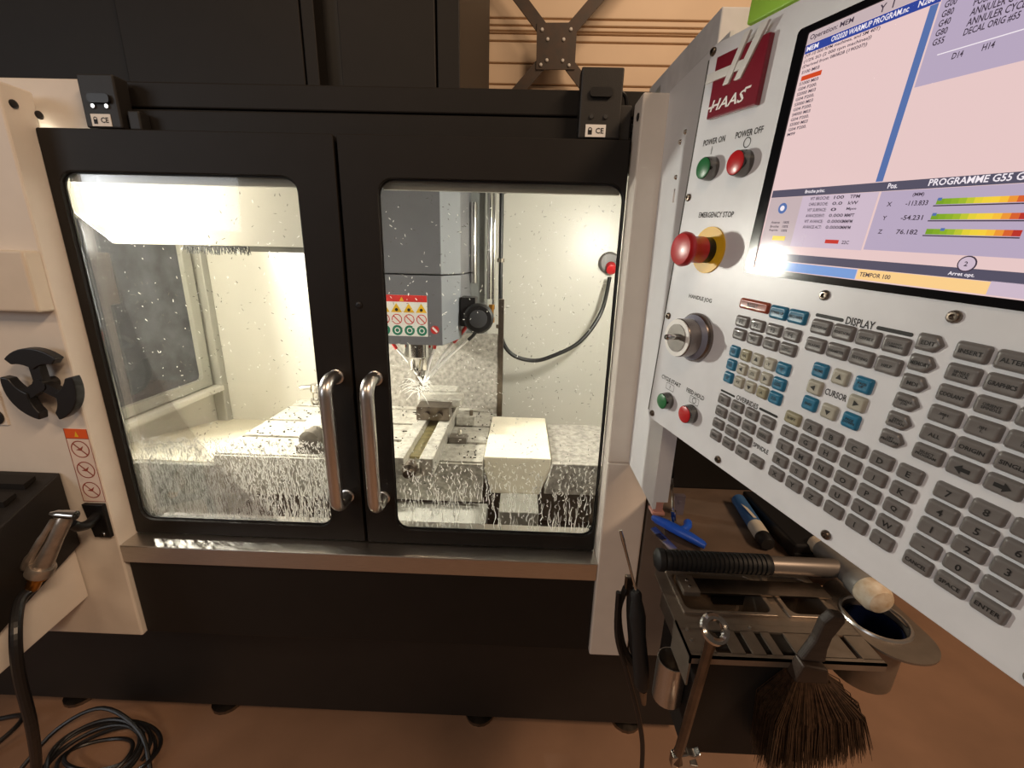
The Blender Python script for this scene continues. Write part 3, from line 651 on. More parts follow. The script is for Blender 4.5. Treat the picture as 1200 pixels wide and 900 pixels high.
# screws
for u, v in ((-10.75, -23.3), (-10.68, -13.4), (-10.6, -3.7), (-10.48, 5.72), (-3.73, 5.74), (3.05, 5.72), (9.8, 5.72), (-.27, -7.61), (4.4, -7.61), (9.07, -7.61)):
    sc = MB().lathe([(.0052, 0), (.005, .0016), (.0036, .0030), (.0022, .0031), (.0020, .0012)], (U(u), V(v), 0), (0, 0, 1), 14).build('screw', M_TOOLST, pd, smooth=True)
# maker badge
bd = MB().prism([(U(-9.98), V(-22.62)), (U(-6.42), V(-22.62)), (U(-6.42), V(-18.7)), (U(-9.95), V(-18.7))], 0, .007, 'z').build('maker_badge', M_BADGE, pd, bevel=.0012)
em = MB()
def poly(pts, z0=.006, z1=.0095): em.prism([(U(a), V(b_)) for a, b_ in pts], z0, z1, 'z')
poly([(-8.06, -23.25), (-7.66, -23.25), (-8.58, -20.55), (-9.0, -20.55)])
poly([(-7.08, -23.3), (-6.55, -23.3), (-7.75, -20.58), (-8.2, -20.58)])
poly([(-10.36, -21.7), (-8.62, -21.66), (-8.80, -21.1), (-10.47, -21.1)])
poly([(-8.12, -21.68), (-7.62, -21.68), (-7.86, -21.15), (-8.32, -21.12)])
em.build('emblem', M_SILVER, bd, bevel=.0006)
tx = MB(); text(tx, 'HAAS', U(-9.75), V(-19.12), .0125, .0074, w=U(-7.35) - U(-9.75), shear=.32)
tx.add([(U(-9.95), V(-19.33), .0074), (U(-9.45), V(-19.33), .0074), (U(-9.42), V(-19.47), .0074), (U(-9.9), V(-19.47), .0074)], [(0, 1, 2, 3)])
tx.add([(U(-7.3), V(-19.95), .0074), (U(-6.9), V(-19.95), .0074), (U(-6.96), V(-19.82), .0074), (U(-7.36), V(-19.82), .0074)], [(0, 1, 2, 3)])
tx.build('lettering', M_WHITE, bd)
# push buttons
def push(u, v, r, m, h=.013):
    o_ = MB().lathe([(r, 0), (r * 1.0, .004), (r * .93, h - .002), (r * .90, h)], (U(u), V(v), 0), (0, 0, 1), 28).build('push_button', mat('dark_chrome', (112, 108, 104), .16, 1.0, var=.05), pd, smooth=True)
    MB().lathe([(r * .86, h - .001), (r * .86, h + .0008), (r * .74, h + .0016)], (U(u), V(v), 0), (0, 0, 1), 28).build('cap', m, o_, smooth=True)
push(-9.1, -15.3, .0146, M_GREEN); push(-6.66, -15.3, .0152, M_RED)
push(-9.02, 3.63, .0135, M_GREEN, .012); push(-6.64, 3.55, .0142, M_RED, .012)
# emergency stop
es = MB().lathe([(.030, 0), (.030, .002)], (U(-8.0), V(-9.5), 0), (0, 0, 1), 36).build('emergency_stop', M_YELLOW, pd)
MB().lathe([(.0165, .002), (.0165, .013)], (U(-8.0), V(-9.5), 0), (0, 0, 1), 28).build('collar', M_BLACK, es, smooth=True)
MB().lathe([(.0172, .013), (.0168, .030), (.0215, .036), (.0222, .041), (.0195, .0455), (.010, .0475)], (U(-8.0), V(-9.5), 0), (0, 0, 1), 32).build('mushroom_knob', M_RED, es, smooth=True)
# handle jog wheel
jw = MB().lathe([(.0345, 0), (.0345, .004), (.032, .007)], (U(-7.62), V(-2.72), 0), (0, 0, 1), 40).build('jog_wheel', M_JOGRIM, pd, smooth=True)
MB().lathe([(.032, .007), (.0275, .0125)], (U(-7.62), V(-2.72), 0), (0, 0, 1), 40).build('scale_ring', M_JOGLABEL, jw, smooth=True)
MB().lathe([(.0268, .0125), (.0268, .030), (.0255, .0315)], (U(-7.62), V(-2.72), 0), (0, 0, 1), 40).build('knob', M_JOGRIM, jw, smooth=True)
MB().lathe([(.026, .0312), (.026, .0325)], (U(-7.62), V(-2.72), 0), (0, 0, 1), 40).build('white_ring', M_WHITE, jw)
MB().lathe([(.0195, .0322), (.0195, .0336)], (U(-7.62), V(-2.72), 0), (0, 0, 1), 36).build('cap', mat('brushed_disc', (126, 121, 116), .4, .5, var=.1, scale=60), jw)
MB().lathe([(.0032, 0), (.0042, .003), (.0042, .020), (.003, .022)], (U(-7.35), V(-2.9), .0335), (0, 0, 1), 14).build('crank_pin', M_CHROME, jw, smooth=True)
# keys
_keymesh = {}
def key_mesh(w, h, shape, m):
    k = (w, h, shape, m.name)
    if k in _keymesh: return _keymesh[k]
    b_ = MB()
    def outline(ins):
        x, y = w / 2 - ins, h / 2 - ins
        if shape == 'arrow':
            return [(-x + .0015, -y), (x - .0055, -y), (x - .004, -y + .0008), (x, -.0008), (x, .0008), (x - .004, y - .0008), (x - .0055, y), (-x + .0015, y), (-x, y - .0015), (-x, -y + .0015)]
        return rrect(-x, x, -y, y, max(.0012, .0026 - ins * .6), 3)
    rings = [(outline(0), 0), (outline(0), .0012), (outline(.0012), .0030), (outline(.0022), .0036), (outline(.0034), .0034)]
    n = len(rings[0][0]); v = [(p[0], p[1], zz) for ring_, zz in rings for p in ring_]
    f = [(r * n + i, r * n + (i + 1) % n, (r + 1) * n + (i + 1) % n, (r + 1) * n + i) for r in range(4) for i in range(n)] + [tuple(range(4 * n, 5 * n))]
    b_.add(v, f); me = bpy.data.meshes.new('key'); me.from_pydata(b_.v, [], b_.f); me.materials.append(m)
    me.polygons.foreach_set('use_smooth', [True] * len(me.polygons))
    try: me.set_sharp_from_angle(angle=math.radians(50))
    except Exception: pass
    me.update(); _keymesh[k] = me; return me
def key(u, v, w, h, txt, m=None, shape='rect', th=.0042, ink_m=None):
    m = m or M_KEY; W = w * S; Hh = h * S * A
    o_ = link('key', key_mesh(W, Hh, shape, m), pd); o_.location = (U(u), V(v), 0)
    t = MB(); zz = .0037
    if txt in ('<', '>', '^', 'v'):
        r = .0034; a0 = {'>': 0, '^': 90, '<': 180, 'v': 270}[txt]
        t.add([(r * math.cos(math.radians(a0 + k * 120)), r * math.sin(math.radians(a0 + k * 120)), zz) for k in range(3)], [(0, 1, 2)])
    elif txt in ('<-', '->'):
        sg = -1 if txt == '<-' else 1
        t.add([(sg * .005, 0, zz), (sg * .0005, .0038, zz), (sg * .0005, .0016, zz), (-sg * .0048, .0016, zz), (-sg * .0048, -.0016, zz), (sg * .0005, -.0016, zz), (sg * .0005, -.0038, zz)], [(0, 1, 2, 3, 4, 5, 6)])
    elif txt:
        text(t, txt, 0, 0, th * (1.9 if '\n' in txt else 1), zz, center=True, maxw=W * .74)
    if t.v: t.build('key_legend', ink_m or M_INK, o_)
    return o_
key(-3.79, -6.2, 1.9, .74, 'RESET', M_KEYRED, th=.0045)
key(-2.26, -6.1, .98, .86, 'POWER UP', M_KEYBLUE, th=.003); key(-1.22, -6.1, .98, .86, 'RECOVER', M_KEYBLUE, th=.003)
for j, row in enumerate((('F1', 'F2', 'F3', 'F4'), ('TOOL\nOFFSET', 'NEXT\nTOOL', 'TOOL\nRELEASE', 'PART\nZERO SET'))):
    for i, t_ in enumerate(row): key((-4.30, -3.28, -2.25, -1.24)[i], (-4.96, -4.03)[j], .88, .80, t_, th=.0048 if j == 0 else .0022)
jog = (('CHIP\nFWD', '+A', '+Z', '-Y', 'CLNT\nUP'), ('CHIP\nSTOP', '+X', 'JOG\nLOCK', '-X', 'CLNT\nDOWN'), ('CHIP\nREV', '+Y', '-Z', '-A', 'AUX\nCLNT'))
for j in range(3):
    for i in range(5):
        m = M_KEYBLUE if i in (0, 4) else (M_KEYTAN if (j, i) in ((0, 1), (2, 3)) else M_KEYLIGHT)
        t_ = {(0, 2): '^', (1, 1): '<', (1, 3): '>', (2, 2): 'v'}.get((j, i), jog[j][i])
        key((-4.345, -3.555, -2.77, -1.98, -1.195)[i], (-2.75, -1.735, -.75)[j], .66 if i < 4 else .74, .84, t_, m, th=.0036 if len(jog[j][i]) < 3 else .0022)
ov = (('-10%\nFEED', '100%\nFEED', '+10%\nFEED', 'HANDLE\nFEED'), ('-10%\nSPINDLE', '100%\nSPINDLE', '+10%\nSPINDLE', 'HANDLE\nSPINDLE'), ('5%\nRAPID', '25%\nRAPID', '50%\nRAPID'), ('FWD', 'STOP', 'REV', '100%\nRAPID'))
for j, row in enumerate(ov):
    for i, t_ in enumerate(row): key((-4.28, -3.265, -2.25, -1.23)[i], (1.02, 2.01, 3.02, 4.02)[j], .84, .80, t_, th=.0028 if '\n' not in t_ else .0021)
al = (('SHIFT', 'A', 'B', 'C', 'D', 'E'), ('F', 'G', 'H', 'I', 'J', 'K'), ('L', 'M', 'N', 'O', 'P', 'Q'), ('R', 'S', 'T', 'U', 'V', 'W'), ('X', 'Y', 'Z', '/', '[', ']'))
for j, row in enumerate(al):
    for i, t_ in enumerate(row): key(i, j, .84, .80, t_, M_KEYTAN if t_ == 'SHIFT' else M_KEY, th=.0054 if len(t_) == 1 else .003)
for j, row in enumerate((('PROGRAM', 'POSITION', 'OFFSET', 'CURRENT\nCOMMANDS'), ('ALARMS', 'PARAMETER', 'SETTING', 'HELP'))):
    for i, t_ in enumerate(row): key((.02, 1.035, 2.04, 3.055)[i], (-5.83, -4.76)[j], .92, .86, t_, th=.0027 if '\n' not in t_ else .0021)
for u, v, t_, m in ((.57, -3.42, 'HOME', M_KEYBLUE), (1.5, -3.42, '^', M_KEYLIGHT), (2.45, -3.42, 'PAGE\nUP', M_KEYBLUE), (.57, -2.36, '<', M_KEYLIGHT), (2.45, -2.36, '>', M_KEYLIGHT), (.57, -1.32, 'END', M_KEYBLUE), (1.5, -1.32, 'v', M_KEYLIGHT), (2.45, -1.32, 'PAGE\nDOWN', M_KEYBLUE)):
    key(u, v, .72, .88, t_, m, th=.0027)
MV = (-6.28, -5.28, -4.28, -3.28, -2.28, -1.285)
md = (('EDIT', 'INSERT', 'ALTER', 'DELETE', 'UNDO'), ('MEMORY', 'SINGLE\nBLOCK', 'GRAPHICS', 'OPTION\nSTOP', 'BLOCK\nDELETE'), ('MDI', 'COOLANT', 'ORIENT\nSPINDLE', 'ATC\nFWD', 'ATC\nREV'),
      ('HANDLE\nJOG', '.0001\n.1', '.001\n1.', '.01\n10.', '.1\n100.'), ('ZERO\nRETURN', 'ALL', 'ORIGIN', 'SINGLE', 'HOME'), ('LIST\nPROGRAM', 'SELECT\nPROGRAM', '<-', '->', 'ERASE'))
for j, row in enumerate(md):
    for i, t_ in enumerate(row): key((4.05, 5.25, 6.3, 7.33, 8.36)[i], MV[j], .82 if i == 0 else .94, .82, t_, shape='arrow' if i == 0 else 'rect', th=.0034 if '\n' not in t_ else .0026)
for j, row in enumerate((('7', '8', '9'), ('4', '5', '6'), ('1', '2', '3'), ('-', '0', '.'), ('CANCEL', 'SPACE', 'ENTER'))):
    for i, t_ in enumerate(row): key((6.25, 7.285, 8.32)[i], (.04, 1.02, 2, 3, 4)[j], .92, .82, t_, th={'-': .001, '.': .0014}.get(t_, .0058 if len(t_) == 1 else .0036))

# display
bz = MB().ring(R_(-5.0, 9.4, -22.1, -8.24, .004, 3), R_(-4.44, 8.84, -21.72, -8.64, .0012, 3), 0, .0018, 'z').build('display_bezel', mat('gloss_black_bezel', (14, 14, 17), .12, spec=.3), pd)
EM = {}
def emat(name, c, strength=1.0):
    m = mat('screen_' + name, c, .09, var=.01, emit=strength, spec=.3)
    b_ = m.node_tree.nodes['Principled BSDF']
    for l in list(m.node_tree.links):
        if l.to_socket == b_.inputs['Base Color']: m.node_tree.links.remove(l)
    b_.inputs['Base Color'].default_value = (.01, .01, .01, 1); return m
sm = [emat('pink_white', (230, 199, 197)), emat('lavender', (182, 166, 190)), emat('navy', (44, 66, 150)), emat('steel_blue', (86, 112, 168)), emat('slate', (84, 80, 98)),
      emat('ink', (64, 52, 66)), emat('white', (244, 234, 240)), emat('orange_red', (206, 70, 30)), emat('amber', (250, 206, 140)), emat('sky', (120, 156, 214)),
      emat('green', (132, 170, 40)), emat('yellow', (238, 206, 60)), emat('red', (196, 50, 40)), emat('grey_rose', (196, 176, 178)), emat('lilac', (204, 184, 200))]
ramp = [(120, 160, 36), (130, 168, 38), (140, 174, 40), (156, 182, 44), (190, 196, 50), (226, 206, 56), (240, 208, 60), (246, 206, 62), (246, 190, 60), (236, 150, 54), (214, 96, 46), (184, 50, 40)]
sm += [emat('bar_%d' % k, c) for k, c in enumerate(ramp)]
sc = MB()
def sq(u0, u1, v0, v1, mi, zz=.0004): sc.add([(U(u0), V(v1), zz), (U(u1), V(v1), zz), (U(u1), V(v0), zz), (U(u0), V(v0), zz)], [(0, 1, 2, 3)], mi)
def stx(s_, u, v, h, mi, zz=.0010, w=None): text(sc, s_, U(u), V(v), h * S * A, zz, w=None if w is None else w * S, mi=mi)
sq(-4.46, 8.86, -21.74, -8.62, 0, .0003)
sq(-4.42, 0.69, -21.70, -21.14, 13); sq(-4.42, .69, -21.12, -20.68, 2); sq(.40, .66, -20.66, -13.46, 3, .0005); sq(.72, 8.8, -21.6, -17.43, 1)
sq(1.14, 8.6, -18.56, -18.52, 6, .0007)
sq(-4.36, 8.84, -13.42, -13.0, 4); sq(-4.36, .66, -12.98, -10.15, 13); sq(-2.62, .66, -12.98, -10.15, 14, .0006); sq(.74, 8.84, -12.98, -10.2, 1)
sq(-4.36, 8.84, -9.68, -9.24, 4); sq(-4.36, .76, -9.18, -8.68, 9); sq(.80, 4.95, -9.22, -8.70, 8); sq(4.95, 8.84, -9.26, -8.70, 14)
stx('Operation: MEM', -4.3, -21.25, .32, 5, w=1.9); stx('MEM', -4.33, -20.78, .24, 6, w=.55); stx('O02020 WARMUP PROGRAM.nc', -3.2, -20.78, .26, 6, w=2.9); stx('N2684', .0, -20.78, .26, 6, w=.62)
lines = ['(VF-10 000 RPM machines, and SM 40T)', '(1/2% SO (2 000 rpm machines))', '(Derived from 080828 (190207))']
for i, l in enumerate(lines): stx(l, -4.33, -20.44 + i * .26, .20, 5, w=(3.15, 2.9, 2.8)[i])
stx('S100 M03', -4.3, -19.66, .17, 5, w=.85)
sq(-4.28, -3.30, -19.56, -19.32, 7)
for i, l in enumerate(('S1000 M03', 'G04 P200.', 'S2000 M03', 'G04 P200.', 'S3000 M03', 'G04 P200.', 'S4000 M03', 'G04 P200.', 'S5000 M03', 'G04 P200.', 'M99')): stx(l, -4.28, -19.08 + i * .262, .17, 5, w=.92 if i < 10 else .4)
for i, (a, b_) in enumerate((('G00', 'POSITION RAPIDE'), ('G80', 'ANNULER COMPENSATION'), ('G40', 'ANNULER CYCLE FIXE'), ('G80', 'ANNULER CYCLE'), ('G55', 'DECAL ORIG #55'))):
    pass
for i, a in enumerate(('G00', 'G80', 'G40', 'G80', 'G55')): stx(a, .88, -20.33 + i * .345, .26, 5, w=.34)
for i, (a, w) in enumerate((('POSITION RAPIDE', 1.5), ('ANNULER COMP', 1.45), ('ANNULER CYCLE', 1.5), ('DECAL ORIG #55', 1.36))): stx(a, 1.74, -20.0 + i * .35, .28, 5, w=w)
stx('D14', 1.63, -18.18, .24, 5, w=.3); stx('H14', 2.42, -18.18, .24, 5, w=.3); stx('T14', 3.4, -18.18, .24, 5, w=.3)
sq(-.6, .0, -21.6, -21.25, 13, .0005); stx('Y', -1.42, -21.22, .34, 5); stx('I', -.95, -21.22, .34, 5)
stx('Broche princ.', -2.55, -13.08, .24, 6, w=.95); stx('Pos.', .92, -13.1, .24, 6, w=.34); stx('PROGRAMME G55 G43 H14', 2.25, -13.1, .29, 6, w=3.3)
stx('(MM)', 1.87, -12.65, .2, 5, w=.36)
for i, (a, n) in enumerate((('X', '-113.833'), ('Y', '-54.231'), ('Z', '76.182'))):
    vv = -12.28 + i * .64; stx(a, 1.10, vv, .2, 5); stx(n, 1.74, vv, .22, 5, w=.70)
    u0 = 2.68
    for k in range(12): sq(u0 + k * .208, u0 + (k + 1) * .208, vv - .26, vv - .02, 15 + k, .0008)
    sq(u0 - .06, u0 + 2.5, vv + .01, vv + .06, 5, .0008); sq(u0 + .02 + (.4 if i == 2 else 0), u0 + .14 + (.4 if i == 2 else 0), vv - .30, vv - .18, 3, .0011)
for i, (a, b_, c) in enumerate((('VIT BROCHE:', '100', 'TPM'), ('CHRG BROCHE:', '0.0', 'kW'), ('VIT SURFACE:', '0', 'Mpm'), ('AVANCE/DENT:', '0.000', 'MMPT'), ('VIT AVANCE:', '0.0000', 'MMPM'), ('AVANCE ACT:', '0.0000', 'MMPM'))):
    vv = -12.74 + i * .31; stx(a, -2.2, vv, .17, 5, w=.9); stx(b_, -1.1, vv, .17, 5, w=.16 + .09 * len(b_)); stx(c, -.42, vv, .17, 5, w=.4)
for i, (a, b_) in enumerate((('Avance', '100%'), ('Broche', '100%'), ('Rapide', '100%'))): stx(a, -4.0, -11.45 + i * .24, .15, 5, w=.5); stx(b_, -3.3, -11.45 + i * .24, .15, 5, w=.32)
sq(-3.72, -3.0, -10.72, -10.45, 11, .0008); sq(-.95, -.35, -10.62, -10.42, 12, .0008); stx('22C', -.2, -10.42, .18, 5, w=.3)
def sdisc(u, v, r, mi, zz): sc.add([(U(u) + r * S * math.cos(2 * math.pi * i / 18), V(v) + r * S * math.sin(2 * math.pi * i / 18), zz) for i in range(18)], [tuple(range(18))], mi)
sdisc(-3.55, -12.35, .24, 3, .0008); sdisc(-3.55, -12.35, .12, 6, .0011); sdisc(4.18, -9.86, .26, 5, .0008); sdisc(4.18, -9.86, .22, 14, .0011); stx('2', 4.12, -9.76, .2, 5, .0014)
for i in range(3): sdisc(-4.05 + i * .5, -9.95, .17, 14, .0008); sdisc(-4.05 + i * .5, -9.95, .13, 6, .0010)
stx('Arret opt.', 3.78, -9.30, .2, 6, w=.72); stx('TEMPOR 100', .92, -8.86, .22, 5, w=1.15)
scr = sc.build('screen', sm, pd); tag(scr, 'lit colour display with program text and position bars')

# arm plate joining the pendant to the machine (runs out from the right column), cover above it
def hang(o_):
    o_.parent = pd; o_.matrix_parent_inverse = PM.inverted(); return o_
ab = MB()
ab.prism([(0.902, 1.062), (0.712, 1.060), (0.712, 1.30), (0.66, 1.30), (0.66, 1.608), (0.902, 1.608)], 0.258, 0.264, 'x')
ab.prism([(0.902, 1.608), (0.811, 1.608), (0.811, 1.63), (0.902, 1.63)], 0.258, 0.264, 'x')
ab.prism([(0.803, 1.608), (0.66, 1.608), (0.66, 1.63), (0.803, 1.63)], 0.258, 0.264, 'x')
ab.prism([(0.902, 1.63), (0.66, 1.63), (0.66, 1.795), (0.902, 1.809)], 0.258, 0.264, 'x')
pl = hang(ab.build('arm_plate', M_PLATE, None))
MB().box(0.264, 0.285, 0.712, 0.716, 1.075, 1.24).build('return_flange', M_PLATE, pl)
hang(MB().prism([(1.055, 1.866), (0.70, 1.841), (0.70, 1.797), (0.90, 1.808), (0.97, 1.812), (0.97, 1.842), (1.055, 1.842)], 0.258, 0.55, 'x').build('arm_cover', mat('mid_grey_powder_coat', (214, 214, 216), .45), None, bevel=0.002))
for y, zz in ((0.806, 1.702), (0.786, 1.712), (0.806, 1.648)):
    MB().lathe([(.0045, 0), (.003, .003)], (0.258, y, zz), (-1, 0, 0), 10).build('rivet', M_CHROME, pl, smooth=True)
# green box on the pendant
gb = MB().prism(rrect(U(-9.05), U(-3.2), V(-24.2), V(-29.5), .002, 2), -.045, -.010, 'z').build('green_box', M_LIME, None, bevel=.002)
gb.matrix_world = PM; tag(gb, 'lime green plastic box standing on top of the pendant', 'box')
# ------------------------------------------------------------------ tool tray below the pendant and what lies on it
tr = thing('tool_tray', 'stamped steel tool tray with bins, slotted lip and cup holder under the pendant', 'tray', (0.4, 0.7, 0.8))
def plate(mb, x0, x1, y0, y1, z0=0.997, z1=1.0): mb.box(x0, x1, y0, y1, z0, z1)
b = MB()
b.prism([(.24, .611), (.50, .611), (.50, .6588), (.262, .6588)], .997, 1.0, 'z'); plate(b, .24, .258, .5262, .6108); plate(b, .398, .415, .5262, .6108); plate(b, .488, .50, .5262, .6108); plate(b, .24, .50, .5092, .526)
tt = b.build('top_plate', M_TRAY, tr)
MB().prism([(.262, .659), (.50, .659), (.50, .905), (.335, .905), (.292, .72)], .994, 1.0, 'z').build('shelf_mat', mat('brown_rubber_mat', (92, 76, 64), .6, var=.15, scale=20), tr)
b = MB(); xs = [.24, .279, .300, .318, .328, .346, .356, .368, .388, .466, .474, .50]
plate(b, .24, .50, .452, .460); plate(b, .24, .50, .497, .509)
for i in range(0, 12, 2): plate(b, xs[i], xs[i + 1], .459, .498)
b.box(.24, .50, .452, .4545, .988, 1.0); b.box(.24, .2425, .452, .512, .95, 1.0)
b.build('slotted_lip', M_TRAY, tr)
for x0, x1 in ((.258, .398), (.415, .488)):
    bn = MB().ring(rrect(x0 - .001, x1 + .001, .524, .614, .002, 4), rrect(x0 + .006, x1 - .006, .530, .608, .012, 4), .93, 1.004, 'z').build('bin', M_TRAY, tr, bevel=.0015)
    MB().box(x0 + .004, x1 - .004, .528, .610, .93, .934).build('bin_floor', M_TRAY, bn)
cc_ = (.545, .532); outer = rrect(.499, .60, .455, .612, .048, 8)
inner = [(cc_[0] + .041 * math.cos(math.atan2(p[1] - cc_[1], p[0] - cc_[0])), cc_[1] + .041 * math.sin(math.atan2(p[1] - cc_[1], p[0] - cc_[0]))) for p in outer]
chd = MB().ring(outer, inner, .997, 1.0, 'z').build('cup_holder', M_TRAY, tr)
MB().torus((cc_[0], cc_[1], 1.0), (0, 0, 1), .0425, .003, 28, 6).build('rim', M_STEEL2, chd, smooth=True)
MB().lathe([(.041, .90), (.0415, .998), (.0395, .998), (.039, .902)], (cc_[0], cc_[1], 0), (0, 0, 1), 28).build('sleeve', M_TRAY, chd, smooth=True)
MB().box(.262, .44, .468, .523, .80, .997).box(.262, .44, .522, .60, .80, .93).build('drawer_body', M_DARK, tr, bevel=.002)
MB().box(.34, .42, .60, .906, .95, .975).build('mount_arm', M_DARK, tr, bevel=.002)
MB().lathe([(.0215, .862), (.0215, .935), (.020, .935), (.020, .864)], (.2425, .505, 0), (0, 0, 1), 20).build('side_cup', M_STEEL, tr, smooth=True)
for x, y in ((.252, .496), (.252, .479), (.268, .466), (.345, .504), (.425, .492)): MB().lathe([(.003, 0), (.002, .002)], (x, y, 1.0), (0, 0, 1), 8).build('rivet', M_CHROME, tr)
cup = MB().lathe([(.037, .904), (.0385, .99), (.036, .99), (.034, .945), (.01, .944)], (cc_[0], cc_[1], 0), (0, 0, 1), 26).build('cup', M_BLUECUP, smooth=True); tag(cup, 'dark blue cup sunk in the round holder of the tray', 'cup')

# soft face hammer
hm = thing('soft_face_hammer', 'hammer with black ribbed grip, grey head and white nylon face lying across the tray', 'hammer', (.4, .605, 1.01))
prof = [(.0135, 0), (.0185, .004), (.019, .012), (.016, .016)]
for i in range(22): x = .018 + i * .0075; prof += [(.0168, x), (.0168, x + .0045), (.0148, x + .005), (.0148, x + .007)]
prof += [(.0165, .186), (.013, .188)]
MB().lathe(prof, (.236, .607, 1.0305), (1, -.015, 0), 20).build('grip', M_RUBBER, hm, smooth=True)
MB().lathe([(.0145, .186), (.0145, .30), (.011, .312)], (.236, .607, 1.0305), (1, -.015, 0), 20).build('shaft', mat('satin_grey_steel', (120, 112, 106), .4, .5, var=.08), hm, smooth=True)
MB().lathe([(.016, .018), (.019, .024), (.0185, .09), (.0215, .096), (.0215, .115)], (.541, .672, 1.031), (0.03, -1, 0), 26).build('head', M_GREYBODY, hm, smooth=True)
MB().lathe([(.0205, .114), (.0225, .118), (.0225, .136), (.018, .144), (.008, .147)], (.541, .672, 1.031), (0.03, -1, 0), 26).build('nylon_face', M_NYLON, hm, smooth=True)
MB().lathe([(.013, 0), (.0165, .004), (.0165, .019)], (.541, .672, 1.031), (0.03, -1, 0), 22).build('rear_face', M_NYLON, hm, smooth=True)

rb = thing('steel_rule', 'flat steel rule with riveted end block under the hammer', 'rule', (.39, .575, 1.0))
MB().box(.275, .50, .560, .592, 1.005, 1.009).build('blade', M_TOOLST, rb, bevel=.0006)
MB().box(.268, .294, .556, .594, 1.004, 1.0125).build('end_block', M_TRAY, rb, bevel=.001)
for y in (.568, .582): MB().lathe([(.0028, 0), (.002, .0015)], (.281, y, 1.0125), (0, 0, 1), 8).build('rivet', M_CHROME, rb)

mk = thing('paint_marker', 'white paint marker with blue label and dark cap lying on the shelf', 'marker', (.475, .75, 1.0))
m0 = Vector((.486, .835, 1.0145)); m1 = Vector((.465, .682, 1.0145)); md_ = (m1 - m0)
MB().cyl(m0, m0 + md_ * .62, .0138, n=20).build('label_sleeve', M_BLUELABEL, mk, smooth=True)
MB().cyl(m0 + md_ * .62, m0 + md_ * .86, .0140, n=20).build('barrel', M_MARKWHITE, mk, smooth=True)
MB().lathe([(.0142, .0), (.0142, .018), (.011, .024)], m0 + md_ * .86, md_, 20).build('cap', M_BLACK, mk, smooth=True)
MB().prism([(.0, .0), (.006, .0), (.006, .035), (.0, .05)], .0139, .0146, 'z').build('label_patch', M_MARKWHITE, mk).matrix_local = Matrix.Translation((.470 - .475, .745 - .75, .0145))

bt = thing('clip_tool', 'bright blue plastic clip tool with curved jaws at the shelf edge', 'tool', (.31, .715, 1.0))
MB().tube(smooth_path([(.279, .758, 1.012), (.295, .728, 1.018), (.318, .70, 1.018), (.348, .672, 1.012)], 6), [.006 + .004 * math.sin(math.pi * i / 18) for i in range(19)], 10).build('jaw', M_BLUE, bt, smooth=True)
MB().tube(smooth_path([(.281, .752, 1.010), (.300, .735, 1.010), (.325, .716, 1.010), (.350, .682, 1.010)], 6), [.005 + .003 * math.sin(math.pi * i / 18) for i in range(19)], 10).build('jaw', M_BLUE, bt, smooth=True)
MB().tube(smooth_path([(.312, .712, 1.014), (.332, .722, 1.016), (.342, .742, 1.014)], 6), [.007] * 8 + [.008] * 5, 10).build('thumb_tab', M_BLUE, bt, smooth=True)
kn = thing('cutter_blade', 'thin steel blade under the blue clip tool', 'blade', (.29, .70, 1.0))
MB().prism([(.268, .735), (.280, .742), (.300, .676), (.284, .672)], 1.0, 1.0025, 'z').build('blade', M_STEEL2, kn)
MB().prism([(.270, .715), (.281, .718), (.288, .70), (.278, .697)], 1.0025, 1.004, 'z').build('bolster', M_TOOLST, kn)

pk = thing('scriber', 'slim scriber with black grip and steel end leaning under the pendant arm', 'scriber', (.315, .75, 1.0))
MB().tube([(.290, .765, 1.20), (.297, .760, 1.15), (.303, .755, 1.105)], [.004, .0055, .005], 10).build('grip', M_BLACK, pk, smooth=True)
MB().tube([(.303, .755, 1.105), (.313, .748, 1.035)], .0028, 8).build('rod', M_CHROME, pk, smooth=True)
MB().tube([(.3125, .748, 1.036), (.3165, .7455, 1.001)], .0055, 10).build('sleeve', M_CHROME, pk, smooth=True)
g1 = MB().box(.330, .352, .790, .80, 1.0, 1.045).cyl((.341, .789, 1.03), (.341, .79, 1.03), .004, n=8).build('gauge_block', mat('purple_grey_steel', (110, 104, 116), .4, .4), bevel=.001); tag(g1, 'small purple grey gauge block standing behind the scriber', 'gauge')
g2 = MB().box(.288, .308, .79, .81, 1.0, 1.03).box(.286, .312, .785, .815, 1.0, 1.006).build('insert_box', M_PINK, bevel=.001); tag(g2, 'small salmon insert box tucked behind the arm plate', 'box')
dk = thing('black_case', 'flat black case lying on the shelf under the keypad', 'case', (.56, .75, 1.0))
MB().box(.50, .68, .66, .85, 1.0, 1.03).build('shell', M_BLACK, dk, bevel=.004)
MB().box(.50, .68, .657, .66, 1.010, 1.014).build('seam', M_RUBBER, dk)
tg = MB().prism([(.538, .80), (.552, .803), (.560, .762), (.547, .758)], 1.0305, 1.032, 'z').build('cardboard_tag', M_TAG); tag(tg, 'pale orange cardboard tag on the black case', 'tag')
sfp = MB().box(.50, .72, .615, .905, .985, 1.0).build('shelf_board', MATS['brown_rubber_mat']); sfp.parent = tr; sfp.matrix_parent_inverse = WM[tr.name].inverted()

